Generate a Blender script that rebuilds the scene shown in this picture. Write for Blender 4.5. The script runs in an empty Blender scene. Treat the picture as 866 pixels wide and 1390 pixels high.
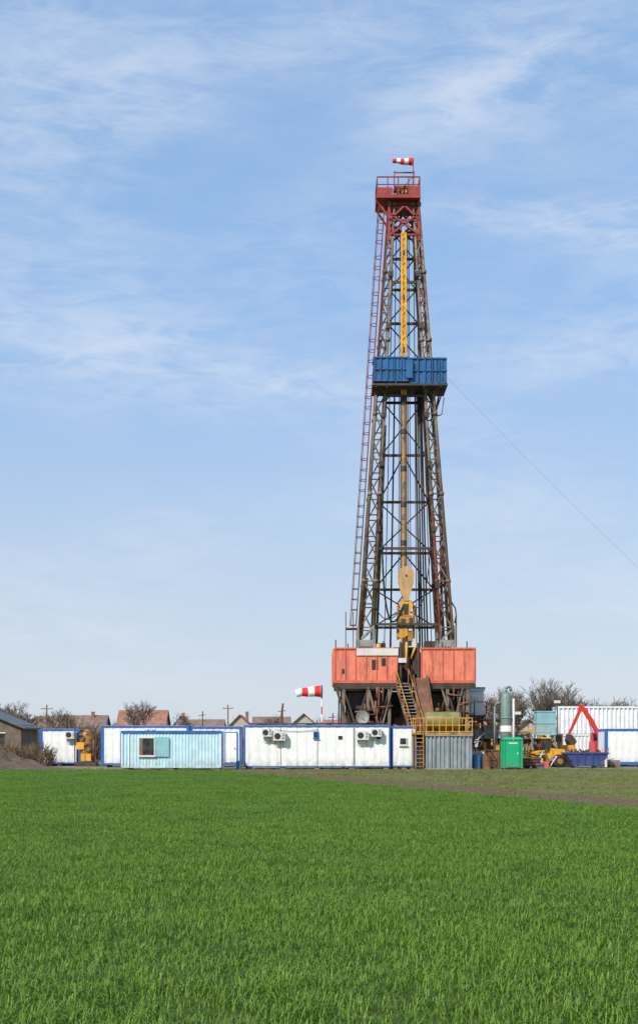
import bpy, math, random
from mathutils import Vector, Matrix, noise as mnoise
random.seed(7)
R=random.random
def U(a,b): return a+(b-a)*random.random()
scene=bpy.context.scene
scene.view_settings.view_transform='Standard'
try: scene.view_settings.look='None'
except Exception: pass
scene.view_settings.exposure=0

# ---------------------------------------------------------------- materials
def newmat(name):
    m=bpy.data.materials.new(name); m.use_nodes=True
    nt=m.node_tree; nt.nodes.clear()
    return m,nt
def N(nt,t,**k):
    n=nt.nodes.new(t)
    for a,b in k.items(): setattr(n,a,b)
    return n
def setin(nt,sock,v):
    if hasattr(v,'is_output') or isinstance(v,bpy.types.NodeSocket): nt.links.new(v,sock)
    else: sock.default_value=v
def M(nt,op,a,b=0.0,c=None,clamp=False):
    n=nt.nodes.new('ShaderNodeMath'); n.operation=op; n.use_clamp=clamp
    setin(nt,n.inputs[0],a); setin(nt,n.inputs[1],b)
    if c is not None: setin(nt,n.inputs[2],c)
    return n.outputs[0]
def MR(nt,v,a,b,c=0.0,d=1.0,smooth=True):
    n=nt.nodes.new('ShaderNodeMapRange')
    if smooth: n.interpolation_type='SMOOTHSTEP'
    setin(nt,n.inputs[0],v)
    n.inputs[1].default_value=a; n.inputs[2].default_value=b; n.inputs[3].default_value=c; n.inputs[4].default_value=d
    return n.outputs[0]
def MIX(nt,f,a,b):
    n=nt.nodes.new('ShaderNodeMix'); n.data_type='RGBA'
    setin(nt,n.inputs[0],f)
    setin(nt,n.inputs[6],a if isinstance(a,bpy.types.NodeSocket) else (*a,1))
    setin(nt,n.inputs[7],b if isinstance(b,bpy.types.NodeSocket) else (*b,1))
    return n.outputs[2]
def NOISE(nt,vec,scale,detail=4,rough=0.55,dist=0.0,mapscale=None,rot=None):
    if mapscale or rot:
        mp=nt.nodes.new('ShaderNodeMapping')
        if mapscale: mp.inputs['Scale'].default_value=mapscale
        if rot: mp.inputs['Rotation'].default_value=rot
        nt.links.new(vec,mp.inputs[0]); vec=mp.outputs[0]
    n=nt.nodes.new('ShaderNodeTexNoise')
    nt.links.new(vec,n.inputs['Vector'])
    n.inputs['Scale'].default_value=scale; n.inputs['Detail'].default_value=detail
    n.inputs['Roughness'].default_value=rough; n.inputs['Distortion'].default_value=dist
    return n.outputs[0]
def paint(name,col,rough=0.55,var=0.25,dirt=(0.10,0.07,0.045),amt=0.35,metal=0.0,streak=True,lowdirt=0.5,bump=0.15,scale=1.0,thr=0.5):
    m,nt=newmat(name)
    out=N(nt,'ShaderNodeOutputMaterial'); b=N(nt,'ShaderNodeBsdfPrincipled')
    nt.links.new(b.outputs[0],out.inputs[0])
    tc=N(nt,'ShaderNodeTexCoord').outputs['Object']
    n1=NOISE(nt,tc,1.3*scale,4,0.6)
    dark=tuple(c*(1-var) for c in col); lite=tuple(min(1,c*(1+var*0.5)) for c in col)
    c=MIX(nt,MR(nt,n1,0.3,0.7),dark,lite)
    n2=NOISE(nt,tc,2.2*scale,5,0.7,mapscale=(2.5,2.5,0.35) if streak else (1,1,1))
    f=MR(nt,n2,thr,thr+0.2,0,amt)
    c=MIX(nt,f,c,dirt)
    if lowdirt>0:
        sp=N(nt,'ShaderNodeSeparateXYZ'); nt.links.new(tc,sp.inputs[0])
        lz=MR(nt,sp.outputs[2],0.0,0.9,lowdirt,0.0)
        lf=M(nt,'MULTIPLY',lz,MR(nt,NOISE(nt,tc,3.0,4,0.6),0.25,0.7))
        c=MIX(nt,lf,c,(0.16,0.125,0.085))
    nt.links.new(c,b.inputs['Base Color'])
    b.inputs['Roughness'].default_value=rough; b.inputs['Metallic'].default_value=metal
    if bump>0:
        bp=N(nt,'ShaderNodeBump'); bp.inputs['Strength'].default_value=bump; bp.inputs['Distance'].default_value=0.02
        nt.links.new(n2,bp.inputs['Height']); nt.links.new(bp.outputs[0],b.inputs['Normal'])
    return m
RUST=(0.13,0.055,0.028)
m_white=paint('white_cabin_paint',(0.80,0.80,0.77),0.5,0.07,(0.34,0.28,0.21),0.36,lowdirt=0.65,thr=0.52)
m_white2=paint('white_container_paint',(0.76,0.77,0.77),0.55,0.10,(0.28,0.2,0.14),0.35,lowdirt=0.5)
m_blue=paint('blue_trim_paint',(0.02,0.12,0.44),0.45,0.2,RUST,0.3,lowdirt=0.3)
m_lblue=paint('light_blue_paint',(0.50,0.70,0.76),0.5,0.12,(0.25,0.28,0.28),0.35,lowdirt=0.5)
m_mblue=paint('monkey_board_blue',(0.013,0.105,0.27),0.5,0.3,RUST,0.45,lowdirt=0)
m_orange=paint('salmon_orange_paint',(0.74,0.20,0.12),0.6,0.16,(0.24,0.08,0.045),0.6,lowdirt=0,thr=0.47)
m_orange_d=paint('orange_frame_paint',(0.60,0.13,0.07),0.6,0.2,RUST,0.5,lowdirt=0)
m_steel=paint('mast_steel',(0.215,0.165,0.115),0.65,0.4,(0.10,0.04,0.02),0.9,lowdirt=0,streak=False,scale=0.55,thr=0.42)
m_dsteel=paint('dark_grimy_steel',(0.048,0.038,0.03),0.65,0.4,(0.11,0.042,0.02),0.7,lowdirt=0,streak=False,thr=0.46)
m_gsteel=paint('gray_steel',(0.28,0.275,0.25),0.55,0.25,RUST,0.5,metal=0.1,lowdirt=0)
m_red=paint('red_oxide_paint',(0.30,0.032,0.028),0.55,0.3,RUST,0.6,lowdirt=0)
m_bred=paint('bright_red_paint',(0.62,0.03,0.02),0.4,0.15,RUST,0.25,lowdirt=0)
m_yel=paint('yellow_paint',(0.72,0.36,0.025),0.5,0.2,(0.14,0.07,0.03),0.65,lowdirt=0)
m_yeld=paint('grimy_yellow_paint',(0.46,0.22,0.04),0.55,0.35,(0.05,0.03,0.02),0.85,lowdirt=0,streak=False,thr=0.46)
m_beige=paint('beige_paint',(0.52,0.31,0.13),0.6,0.15,(0.2,0.1,0.05),0.45,lowdirt=0)
m_olive=paint('olive_tank_paint',(0.22,0.21,0.07),0.5,0.25,RUST,0.4,lowdirt=0)
m_corr=paint('galvanised_sheet',(0.30,0.34,0.36),0.5,0.2,(0.13,0.09,0.07),0.5,metal=0.1,lowdirt=0.4)
m_green=paint('green_plastic',(0.01,0.36,0.16),0.4,0.08,(0.05,0.15,0.08),0.15,lowdirt=0.4)
m_ggreen=paint('gray_green_paint',(0.17,0.24,0.215),0.5,0.2,RUST,0.35,lowdirt=0)
m_teal=paint('teal_paint',(0.24,0.46,0.50),0.5,0.15,(0.2,0.2,0.2),0.3,lowdirt=0)
m_skip=paint('skip_blue_paint',(0.03,0.07,0.24),0.5,0.25,RUST,0.5,lowdirt=0.4)
m_rust=paint('rusty_plate',(0.19,0.085,0.045),0.75,0.4,(0.07,0.04,0.03),0.6,lowdirt=0)
m_wood=paint('weathered_wood',(0.24,0.17,0.11),0.8,0.3,(0.08,0.06,0.04),0.5,lowdirt=0)
m_black=paint('black_rubber',(0.02,0.02,0.02),0.7,0.3,(0.06,0.05,0.04),0.4,lowdirt=0)
m_offw=paint('offwhite_plastic',(0.62,0.61,0.57),0.5,0.1,(0.3,0.25,0.2),0.3,lowdirt=0)
m_sockr=paint('windsock_red',(0.75,0.02,0.02),0.8,0.1,(0.3,0.02,0.02),0.1,lowdirt=0)
m_sockw=paint('windsock_white',(0.82,0.82,0.82),0.8,0.05,(0.5,0.5,0.5),0.1,lowdirt=0)
m_plaster=paint('house_plaster',(0.46,0.40,0.32),0.85,0.15,(0.2,0.17,0.14),0.3,lowdirt=0.3)
m_shedw=paint('shed_boards',(0.16,0.12,0.09),0.85,0.3,(0.07,0.055,0.045),0.6,lowdirt=0.3)
m_roof1=paint('terracotta_tiles',(0.30,0.14,0.10),0.85,0.3,(0.15,0.10,0.08),0.5,lowdirt=0)
m_roof2=paint('weathered_brown_tiles',(0.21,0.135,0.105),0.85,0.3,(0.13,0.11,0.095),0.5,lowdirt=0)
m_roof3=paint('grey_sheet_roof',(0.10,0.12,0.13),0.6,0.2,(0.08,0.07,0.06),0.4,lowdirt=0)
m_bark=paint('bare_bark',(0.16,0.125,0.10),0.9,0.3,(0.08,0.065,0.05),0.5,lowdirt=0,bump=0)
m_twig=paint('shrub_twigs',(0.20,0.135,0.08),0.9,0.35,(0.09,0.062,0.04),0.6,lowdirt=0,bump=0)
m_soil=paint('bare_soil',(0.125,0.085,0.052),0.95,0.35,(0.06,0.042,0.028),0.7,lowdirt=0,streak=False,bump=0.9)
m_glass,nt=newmat('dark_glass')
o=N(nt,'ShaderNodeOutputMaterial'); b=N(nt,'ShaderNodeBsdfPrincipled'); nt.links.new(b.outputs[0],o.inputs[0])
tcg=N(nt,'ShaderNodeTexCoord').outputs['Object']
nt.links.new(MIX(nt,MR(nt,NOISE(nt,tcg,2.0,2),0.4,0.6),(0.015,0.018,0.02),(0.05,0.05,0.045)),b.inputs['Base Color'])
b.inputs['Roughness'].default_value=0.12

# ---------------------------------------------------------------- mesh building
class B:
    def __init__(s): s.v=[]; s.f=[]
    def add(s,vs,fs):
        o=len(s.v); s.v+= [tuple(p) for p in vs]; s.f+=[tuple(i+o for i in f) for f in fs]
    def bx(s,x0,x1,y0,y1,z0,z1):
        s.add([(x0,y0,z0),(x1,y0,z0),(x1,y1,z0),(x0,y1,z0),(x0,y0,z1),(x1,y0,z1),(x1,y1,z1),(x0,y1,z1)],
              [(0,3,2,1),(4,5,6,7),(0,1,5,4),(1,2,6,5),(2,3,7,6),(3,0,4,7)])
    def cyl(s,a,b,r,n=8,r2=None,caps=True,phase=0.0,sx=1.0):
        a=Vector(a); b=Vector(b); r2=r if r2 is None else r2
        d=(b-a)
        if d.length<1e-6: return
        d.normalize()
        up=Vector((0,0,1)) if abs(d.z)<0.95 else Vector((0,1,0))
        u=d.cross(up).normalized(); w=u.cross(d)
        vs=[];
        for c,rr in((a,r),(b,r2)):
            for i in range(n):
                t=2*math.pi*(i+phase)/n
                vs.append(c+u*math.cos(t)*rr*sx+w*math.sin(t)*rr)
        fs=[(i,(i+1)%n,n+(i+1)%n,n+i) for i in range(n)]
        if caps: fs+=[tuple(range(n-1,-1,-1)),tuple(range(n,2*n))]
        s.add(vs,fs)
    def beam(s,a,b,w,h=None):
        h=h or w
        a=Vector(a); b=Vector(b); d=(b-a).normalized()
        up=Vector((0,0,1)) if abs(d.z)<0.95 else Vector((0,1,0))
        u=d.cross(up).normalized()*w/2; q=u.cross(d).normalized()*h/2
        vs=[c+x*u+y*q for c in(a,b) for x,y in((-1,-1),(1,-1),(1,1),(-1,1))]
        s.add(vs,[(0,1,5,4),(1,2,6,5),(2,3,7,6),(3,0,4,7),(3,2,1,0),(4,5,6,7)])
    def tube(s,pts,r,n=6):
        for i in range(len(pts)-1): s.cyl(pts[i],pts[i+1],r,n)
    def lathe(s,c,prof,n=16,axis='Z',sy=1.0):
        vs=[];k=len(prof)
        for r,h in prof:
            for i in range(n):
                t=2*math.pi*i/n; x=r*math.cos(t); y=r*math.sin(t)*sy
                if axis=='Z': vs.append((c[0]+x,c[1]+y,c[2]+h))
                elif axis=='X': vs.append((c[0]+h,c[1]+x,c[2]+y))
                else: vs.append((c[0]+x,c[1]+h,c[2]+y))
        fs=[(j*n+i,j*n+(i+1)%n,(j+1)*n+(i+1)%n,(j+1)*n+i) for j in range(k-1) for i in range(n)]
        fs+=[tuple(range(n)),tuple((k-1)*n+i for i in range(n))]
        s.add(vs,fs)
    def plate(s,poly,y0,y1):
        n=len(poly)
        s.add([(x,y0,z) for x,z in poly]+[(x,y1,z) for x,z in poly],[tuple(range(n)),tuple(range(2*n-1,n-1,-1))]+[(i,n+i,n+(i+1)%n,(i+1)%n) for i in range(n)])
    def corr(s,p0,p1,z0,z1,pitch=0.28,dep=0.03):
        p0=Vector((*p0,0)); p1=Vector((*p1,0)); L=(p1-p0).length; d=(p1-p0)/L; nrm=Vector((d.y,-d.x,0))
        n=max(1,round(L/pitch)); q=L/n; pr=[]
        for i in range(n):
            for a,o in((0,0),(0.35,0),(0.5,1),(0.85,1)): pr.append(((i+a)*q,o))
        pr.append((L,0))
        vs=[]
        for a,o in pr:
            p=p0+d*a-nrm*(dep*o)
            vs+=[(p.x,p.y,z0),(p.x,p.y,z1)]
        s.add(vs,[(2*i,2*i+2,2*i+3,2*i+1) for i in range(len(pr)-1)])
class G:
    def __init__(s,name,loc,rotz=0):
        s.e=bpy.data.objects.new(name,None); s.e.location=loc; s.e.rotation_euler=(0,0,rotz)
        s.e.empty_display_size=0.5
        scene.collection.objects.link(s.e); s.p={}
    def __call__(s,name,mat,smooth=False):
        if name not in s.p: s.p[name]=(B(),mat,smooth)
        return s.p[name][0]
    def done(s):
        for n,(b,mat,sm) in s.p.items():
            if not b.v: continue
            ob=mk(n,b,mat,sm); ob.parent=s.e
def mk(n,b,mat,sm=False,loc=(0,0,0)):
    me=bpy.data.meshes.new(n); me.from_pydata(b.v,[],b.f); me.materials.append(mat)
    if sm:
        for p in me.polygons: p.use_smooth=True
    me.update()
    ob=bpy.data.objects.new(n,me); ob.location=loc; scene.collection.objects.link(ob)
    return ob

# ---------------------------------------------------------------- cabins
def shell(g,L,D,H,wall,trim,z0=0.14,pitch=0.28,dep=0.03,t=0.11,top=0.14,bot=0.14):
    w=g('walls',wall)
    i=0.03
    w.corr((t*0.5,i),(L-t*0.5,i),z0+bot*0.5,H-top*0.5,pitch,dep)
    w.corr((L-i,t*0.5),(L-i,D-t*0.5),z0+bot*0.5,H-top*0.5,pitch,dep)
    w.corr((L-t*0.5,D-i),(t*0.5,D-i),z0+bot*0.5,H-top*0.5,pitch,dep)
    w.corr((i,D-t*0.5),(i,t*0.5),z0+bot*0.5,H-top*0.5,pitch,dep)
    f=g('frame',trim)
    for x in(0,L-t):
        for y in(0,D-t): f.bx(x,x+t,y,y+t,z0,H)
    for z,h in((z0,bot),(H-top,top)):
        f.bx(t,L-t,0.004,t-0.004,z+0.003,z+h-0.003); f.bx(t,L-t,D-t+0.004,D-0.004,z+0.003,z+h-0.003)
        f.bx(0.004,t-0.004,t,D-t,z+0.003,z+h-0.003); f.bx(L-t+0.004,L-0.004,t,D-t,z+0.003,z+h-0.003)
    r=g('roof',m_gsteel); r.bx(0.05,L-0.05,0.05,D-0.05,H-0.05,H+0.012)
    r.bx(0.2,L-0.2,0.2,D-0.2,H+0.012,H+0.03)
    k=g('skids',m_wood)
    n=max(2,int(L/2.2))
    for j in range(n+1):
        x=0.25+(L-0.5)*j/n; k.bx(x-0.15,x+0.15,0.05,D-0.05,0,z0-0.003)
def window(g,x,z,w,h,y=0.0,open_=False,mat=None):
    f=g('window_frame',mat or m_offw); t=0.06
    f.bx(x,x+w,y-0.05,y+0.04,z,z+t); f.bx(x,x+w,y-0.05,y+0.04,z+h-t,z+h)
    f.bx(x,x+t,y-0.05,y+0.04,z+t,z+h-t); f.bx(x+w-t,x+w,y-0.05,y+0.04,z+t,z+h-t)
    f.bx(x-0.05,x+w+0.05,y-0.10,y-0.05,z-0.04,z+0.01)
    g('window_glass',m_glass).bx(x+t,x+w-t,y-0.012,y+0.0,z+t,z+h-t)
def ac(g,x,z,w=0.8,h=0.6,y=0.0):
    a=g('air_conditioner',m_offw); a.bx(x,x+w,y-0.42,y-0.08,z,z+h)
    c=g('air_conditioner_grille',m_black)
    c.lathe((x+w*0.36,y-0.43,z+h/2),[(h*0.36,0),(h*0.36,0.008)],16,'Y')
    for i in range(4): c.bx(x+w*0.74,x+w*0.95,y-0.426,y-0.42,z+0.1+i*0.1,z+0.14+i*0.1)
    k=g('air_conditioner_bracket',m_dsteel)
    for q in(0.12,w-0.16): k.bx(x+q,x+q+0.04,y-0.44,y+0.0,z-0.05,z-0.003); k.beam((x+q+0.02,y-0.4,z-0.05),(x+q+0.02,y-0.01,z-0.35),0.03)
def door(g,x,z,w,h,y=0,mat=None):
    d=g('door',mat or m_white); d.bx(x+0.05,x+w-0.05,y-0.025,y+0.02,z+0.04,z+h-0.05)
    f=g('door_frame',m_blue); f.bx(x,x+0.05,y-0.04,y+0.03,z,z+h); f.bx(x+w-0.05,x+w,y-0.04,y+0.03,z,z+h); f.bx(x+0.05,x+w-0.05,y-0.04,y+0.03,z+h-0.05,z+h)
    g('door_handle',m_black).bx(x+w-0.2,x+w-0.12,y-0.07,y-0.025,z+0.95,z+1.0)

# long white cabin
g=G('site_cabin',(-4.7,81,0))
L=9.15
shell(g,L,2.5,2.76,m_white,m_blue,pitch=0.62,dep=0.014,t=0.09,top=0.12,bot=0.08)
ac(g,1.15,2.05,0.62,0.5); ac(g,1.85,1.8,0.75,0.55)
ac(g,7.0,1.85,0.8,0.55); ac(g,7.95,2.05,0.62,0.5)
window(g,4.35,1.95,0.32,0.42,mat=m_blue)
v=g('vents',m_black)
for x in(5.9,8.3): v.bx(x,x+0.25,-0.02,0.01,1.9,2.1)
p=g('roof_pipes',m_dsteel,True); p.cyl((0.3,0.35,2.86),(L-0.3,0.42,2.88),0.04)
p.cyl((0.5,0.9,2.86),(L-1.3,0.8,2.87),0.03)
for i in range(9):
    x=U(0.4,L-0.6); g('roof_items',m_dsteel).bx(x,x+U(0.2,0.7),0.5,0.9,2.79,2.79+U(0.05,0.14))
c=g('cables',m_black)
pts=[(1.9+0.35*i,-0.02,2.5-0.12*math.sin(i/8*math.pi)) for i in range(9)]; c.tube(pts,0.012,5)
c.cyl((6.9,-0.02,0.3),(6.9,-0.02,2.6),0.014,5)
s=g('panel_seams',m_gsteel)
for x in(2.3,4.6,6.85): s.bx(x-0.012,x+0.012,0.008,0.022,0.25,2.62)
g.done()
g=G('site_cabin',(4.52,81.25,0))
shell(g,1.62,5.5,2.7,m_white,m_blue,pitch=0.54,dep=0.014,top=0.13,bot=0.10)
window(g,0.5,1.5,0.5,0.5); g('cables',m_black).cyl((1.3,-0.02,0.2),(1.3,-0.02,2.5),0.014,5)
g.done()
# light-blue cabin
g=G('light_blue_cabin',(-12.0,78.7,0))
shell(g,6.05,2.45,2.38,m_lblue,m_lblue,pitch=0.20,dep=0.03,top=0.08,bot=0.08)
w=g('corner_strips',m_white); w.bx(-0.012,0.06,-0.014,0.02,0.2,2.2); w.bx(6.0,6.062,-0.014,0.02,0.2,2.2); w.bx(0.42,0.49,-0.014,0.02,0.2,2.2)
g('eave_strip',m_blue).bx(-0.03,6.08,-0.035,0.003,2.26,2.40)
w=g('blue_edge',m_blue); w.bx(-0.06,-0.015,-0.02,0.05,0.15,2.25); w.bx(6.065,6.11,-0.02,0.05,0.15,2.25)
window(g,1.05,0.85,1.0,1.15,mat=m_offw)
g('window_curtain',m_wood).bx(1.12,1.3,-0.02,-0.013,0.95,1.9)
s=g('window_shutter',m_teal); s.bx(2.06,2.9,-0.06,-0.03,0.82,2.02)
g.done()
# white cabins behind
g=G('site_cabin',(-14.8,88,0))
shell(g,6.0,2.5,2.82,m_white,m_blue,pitch=0.5,dep=0.016,t=0.2); ac(g,3.0,2.1,0.75,0.5); g.done()
g=G('site_cabin',(-8.7,88.1,0))
shell(g,3.4,2.5,2.76,m_white2,m_blue,pitch=0.4,dep=0.02); door(g,2.3,0.3,0.85,2.1); window(g,0.7,1.2,0.8,0.8)
c=g('reflectors',m_yel); c.bx(2.15,2.22,-0.02,0.0,0.5,0.62)
g.done()
g=G('site_cabin',(-20.05,93,0))
shell(g,2.9,5.5,2.65,m_white,m_blue,pitch=0.5,dep=0.015,t=0.22,bot=0.12)
ac(g,1.9,1.95,0.75,0.55)
g('sign_panel',m_offw).bx(1.0,1.25,-0.02,0.0,1.0,1.3)
g.done()
# compressor
g=G('compressor_unit',(-16.4,91.5,0))
g('vessel',m_yeld,True).lathe((0,0,0.35),[(0.05,0),(0.4,0.1),(0.45,0.3),(0.45,1.9),(0.38,2.1),(0.1,2.25)],16)
o=g('orange_housing',m_yel); o.bx(-0.62,-0.1,-0.5,-0.38,1.2,1.7); o.bx(-0.3,0.4,-0.6,-0.46,0.4,0.9)
p=g('piping',m_rust,True); p.tube([(-0.6,-0.3,0.2),(-0.6,-0.3,2.3),(-0.3,-0.3,2.55),(0,0,2.5)],0.07,8); p.tube([(0.55,-0.3,0.2),(0.55,-0.3,1.9),(0.2,-0.3,2.0)],0.06,8)
p.lathe((0.15,-0.5,1.3),[(0.24,-0.05),(0.24,0.05)],14,'Y'); p.lathe((-0.25,-0.52,2.0),[(0.2,-0.05),(0.2,0.05)],14,'Y')
s=g('skid',m_dsteel); s.bx(-0.75,0.75,-0.6,0.6,0,0.3)
for x in(-0.72,0.72): s.beam((x,-0.55,0.3),(x,-0.55,2.7),0.07)
s.beam((-0.72,-0.55,2.7),(0.72,-0.55,2.7),0.07)
g.done()

# ---------------------------------------------------------------- drilling rig
g=G('drilling_rig',(5.8,88,0))
ZB,ZT=8.1,38.0
def lerp(a,b,t): return a+(b-a)*t
def ch(side,io,fb,z):
    t=(z-ZB)/(ZT-ZB)
    x={('l','o'):(-3.1,-1.08),('l','i'):(-2.2,-0.72),('r','i'):(2.35,0.55),('r','o'):(3.2,0.92)}[(side,io)]
    y={'f':(-1.3,-0.65),'b':(1.2,0.65)}[fb]
    return Vector((lerp(*x,t),lerp(*y,t),z))
mast=g('mast_columns',m_steel,True); br=g('mast_bracing',m_dsteel); br2=g('mast_lacing',m_steel)
levels=[ZB+1.3]
while levels[-1]<ZT-0.9: levels.append(levels[-1]+lerp(1.6,1.0,(levels[-1]-ZB)/30))
levels[-1]=ZT
for sd in'lr':
    for io in'oi':
        for fb in'fb':
            mast.cyl(ch(sd,io,fb,ZB+0.2),ch(sd,io,fb,ZT),0.12,8,0.08)
            for z in levels[2::4]:
                c=ch(sd,io,fb,z); mast.cyl(c-Vector((0,0,0.12)),c+Vector((0,0,0.12)),0.16,8)
    for i,z in enumerate(levels):
        cs=[ch(sd,'o','f',z),ch(sd,'i','f',z),ch(sd,'i','b',z),ch(sd,'o','b',z)]
        for k in range(4): (br if (i+k)%2 else br2).cyl(cs[k],cs[(k+1)%4],0.045,5)
        if i<len(levels)-1:
            z2=levels[i+1]
            ds=[ch(sd,'o','f',z2),ch(sd,'i','f',z2),ch(sd,'i','b',z2),ch(sd,'o','b',z2)]
            for k in range(4):
                k2=(k+1)%4
                if i%2==0: (br if k%2 else br2).cyl(cs[k],ds[k2],0.05,5)
                else: (br if k%2 else br2).cyl(cs[k2],ds[k],0.05,5)
# girts and cross-bracing between the columns
gz=[9.6,12.2,14.7,18.2,21.4,25.0,27.9,30.4,32.7,34.8,36.6,38.0]
for i,z in enumerate(gz):
    a=ch('l','i','b',z); b_=ch('r','i','b',z)
    br.beam(a,b_,0.13,0.17)
    if i in(0,2,5,8,11): br.beam(ch('l','i','f',z),ch('r','i','f',z),0.12,0.16)
    if i<len(gz)-1:
        z2=gz[i+1]
        a2=ch('l','i','b',z2); b2=ch('r','i','b',z2)
        if i%2==0 or z>24:
            br.cyl(a,b2,0.05,5); br.cyl(b_,a2,0.05,5)
        else:
            m=(a2+b2)/2; br.cyl(a,m,0.055,5); br.cyl(b_,m,0.055,5)
for sx in(-2.9,3.0):
    br2.beam((sx,4.6,ZB),(sx*0.86,1.2,15.6),0.2,0.2)
    br2.beam((sx,2.9,ZB),(sx*0.86,1.1,13.0),0.14,0.14)
cd=g('mast_conduits',m_red); cd.cyl(ch('l','o','f',26)+Vector((-.1,-.15,0)),ch('l','o','f',37.5)+Vector((-.08,-.12,0)),0.045,5); cd.cyl(ch('r','i','f',8.6)+Vector((0,-.15,0)),ch('r','i','f',17)+Vector((0,-.15,0)),0.05,5)
lt=g('mast_junction_boxes',m_dsteel)
for sd in'lr':
    for z in(12,15.8,20.2,23.5,29.5,33): c=ch(sd,'i','f',z); lt.bx(c.x-0.16,c.x+0.16,c.y-0.3,c.y-0.12,z,z+0.35)
# mast shoes
sh=g('mast_shoes',m_gsteel)
for x0,x1 in((-3.25,-2.1),(2.25,3.35)):
    for y in(-1.45,1.05):
        sh.bx(x0,x0+0.12,y,y+0.3,ZB-0.1,9.5); sh.bx(x1-0.12,x1,y,y+0.3,ZB-0.1,9.5); sh.bx(x0+0.12,x1-0.12,y+0.04,y+0.26,ZB,ZB+0.45)
        sh.beam((x0+0.1,y+0.15,8.5),(x1-0.1,y+0.15,9.4),0.12)
# ladder with safety cage
la=g('ladder_lower',m_rust); lb=g('ladder_upper',m_red)
def lad(z): return Vector((lerp(-3.3,-1.36,(z-9.6)/28.8),-0.5,z))
z=9.6; hoopz=z
while z<38.4:
    tgt=la if z<19 else lb
    p=lad(z); q=lad(min(38.6,z+0.35))
    for dy in(-0.23,0.23): tgt.cyl(p+Vector((0,dy,0)),q+Vector((0,dy,0)),0.035,4)
    tgt.cyl(p+Vector((0,-0.23,0)),p+Vector((0,0.23,0)),0.02,4)
    if z>=hoopz:
        hoopz+=0.8
        pts=[p+Vector((-0.42*math.sin(t),-0.34*math.cos(t),0)) for t in [math.pi*k/8 for k in range(9)]]
        tgt.tube(pts,0.026,4)
        if z+0.8<38.4:
            q2=lad(z+1.0)
            for t in(0.3,0.5,0.7):
                o=Vector((-0.42*math.sin(t*math.pi),-0.34*math.cos(t*math.pi),0)); tgt.cyl(p+o,q2+o,0.022,4)
    z+=0.35
la.bx(-4.0,-3.1,-0.8,0.4,9.35,9.42)
for dx in(-4.0,-3.5): la.cyl((dx,-0.8,8.1),(dx,-0.8,10.5),0.03,4)
# crown
cr=g('crown_platform',m_red)
cr.bx(-1.95,1.0,-1.25,1.2,38.2,38.42)
for x in(-1.9,-1.2,-0.5,0.2,0.95):
    for y in(-1.2,1.15): cr.cyl((x,y,38.4),(x,y,39.6),0.04,5)
for zz in(38.75,39.1,39.6):
    for y in(-1.2,1.15): cr.cyl((-1.9,y,zz),(0.95,y,zz),0.035 if zz<39.5 else 0.05,5)
    for x in(-1.9,0.95): cr.cyl((x,-1.2,zz),(x,1.15,zz),0.04,5)
cr.bx(-1.9,-0.9,-1.23,-1.19,38.45,38.9); cr.bx(0.2,0.94,-1.23,-1.19,38.45,39.0)
cr.bx(-0.9,0.9,-0.6,0.6,37.7,38.2)
for a,b_ in(((-1.9,38.2),(-1.05,36.9)),((-1.05,36.9),(-0.1,37.8)),((0.9,36.9),(0.0,37.8)),((-1.0,35.9),(0.85,37.3)),((0.9,35.9),(-1.0,37.3))):
    for y in(-0.8,0.8): cr.beam((a[0],y,a[1]),(b_[0],y,b_[1]),0.12)
cr.beam((-1.05,-0.72,36.9),(0.93,-0.72,36.9),0.14); cr.beam((-1.08,-0.75,35.9),(0.95,-0.75,35.9),0.12)
for x in(-1.08,0.92): cr.beam((x,-0.74,35.5),(x,-0.72,38.2),0.16)
for x in(-0.75,0.55): cr.beam((x,-0.5,38.4),(x+0.05,-0.5,40.3),0.07)
cr.beam((-0.75,-0.5,40.2),(0.6,-0.5,40.2),0.07); cr.beam((-0.75,-0.5,38.6),(0.55,-0.5,39.9),0.04)
sv=g('crown_sheaves',m_yeld,True)
for x in(-0.45,-0.2,0.05,0.3): sv.lathe((x,0,38.95),[(0.5,-0.09),(0.42,-0.03),(0.42,0.03),(0.5,0.09)],18,'X')
sv.bx(-0.65,0.5,-0.3,0.3,38.42,38.75)
g('crown_cap',m_rust).bx(-0.7,0.45,-0.45,0.45,39.2,39.35)
wp=g('windsock_pole',m_bred); wp.cyl((0.52,-0.9,38.4),(0.52,-0.9,41.0),0.035,6)
def sock(g,base,length,r0,r1,n,droop,first=0):
    for i in range(n):
        a=i/n;b_=(i+1)/n
        P=lambda t:(base[0]-length*t,base[1],base[2]-droop*t*t+0.03*math.sin(t*11))
        g('windsock_red_band' if (i+first)%2==0 else 'windsock_white_band',m_sockr if (i+first)%2==0 else m_sockw,True).cyl(P(a),P(b_),lerp(r0,r1,a),12,lerp(r0,r1,b_),caps=(i==n-1))
sock(g,(0.48,-0.9,40.75),1.35,0.25,0.13,5,-0.08)
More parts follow.
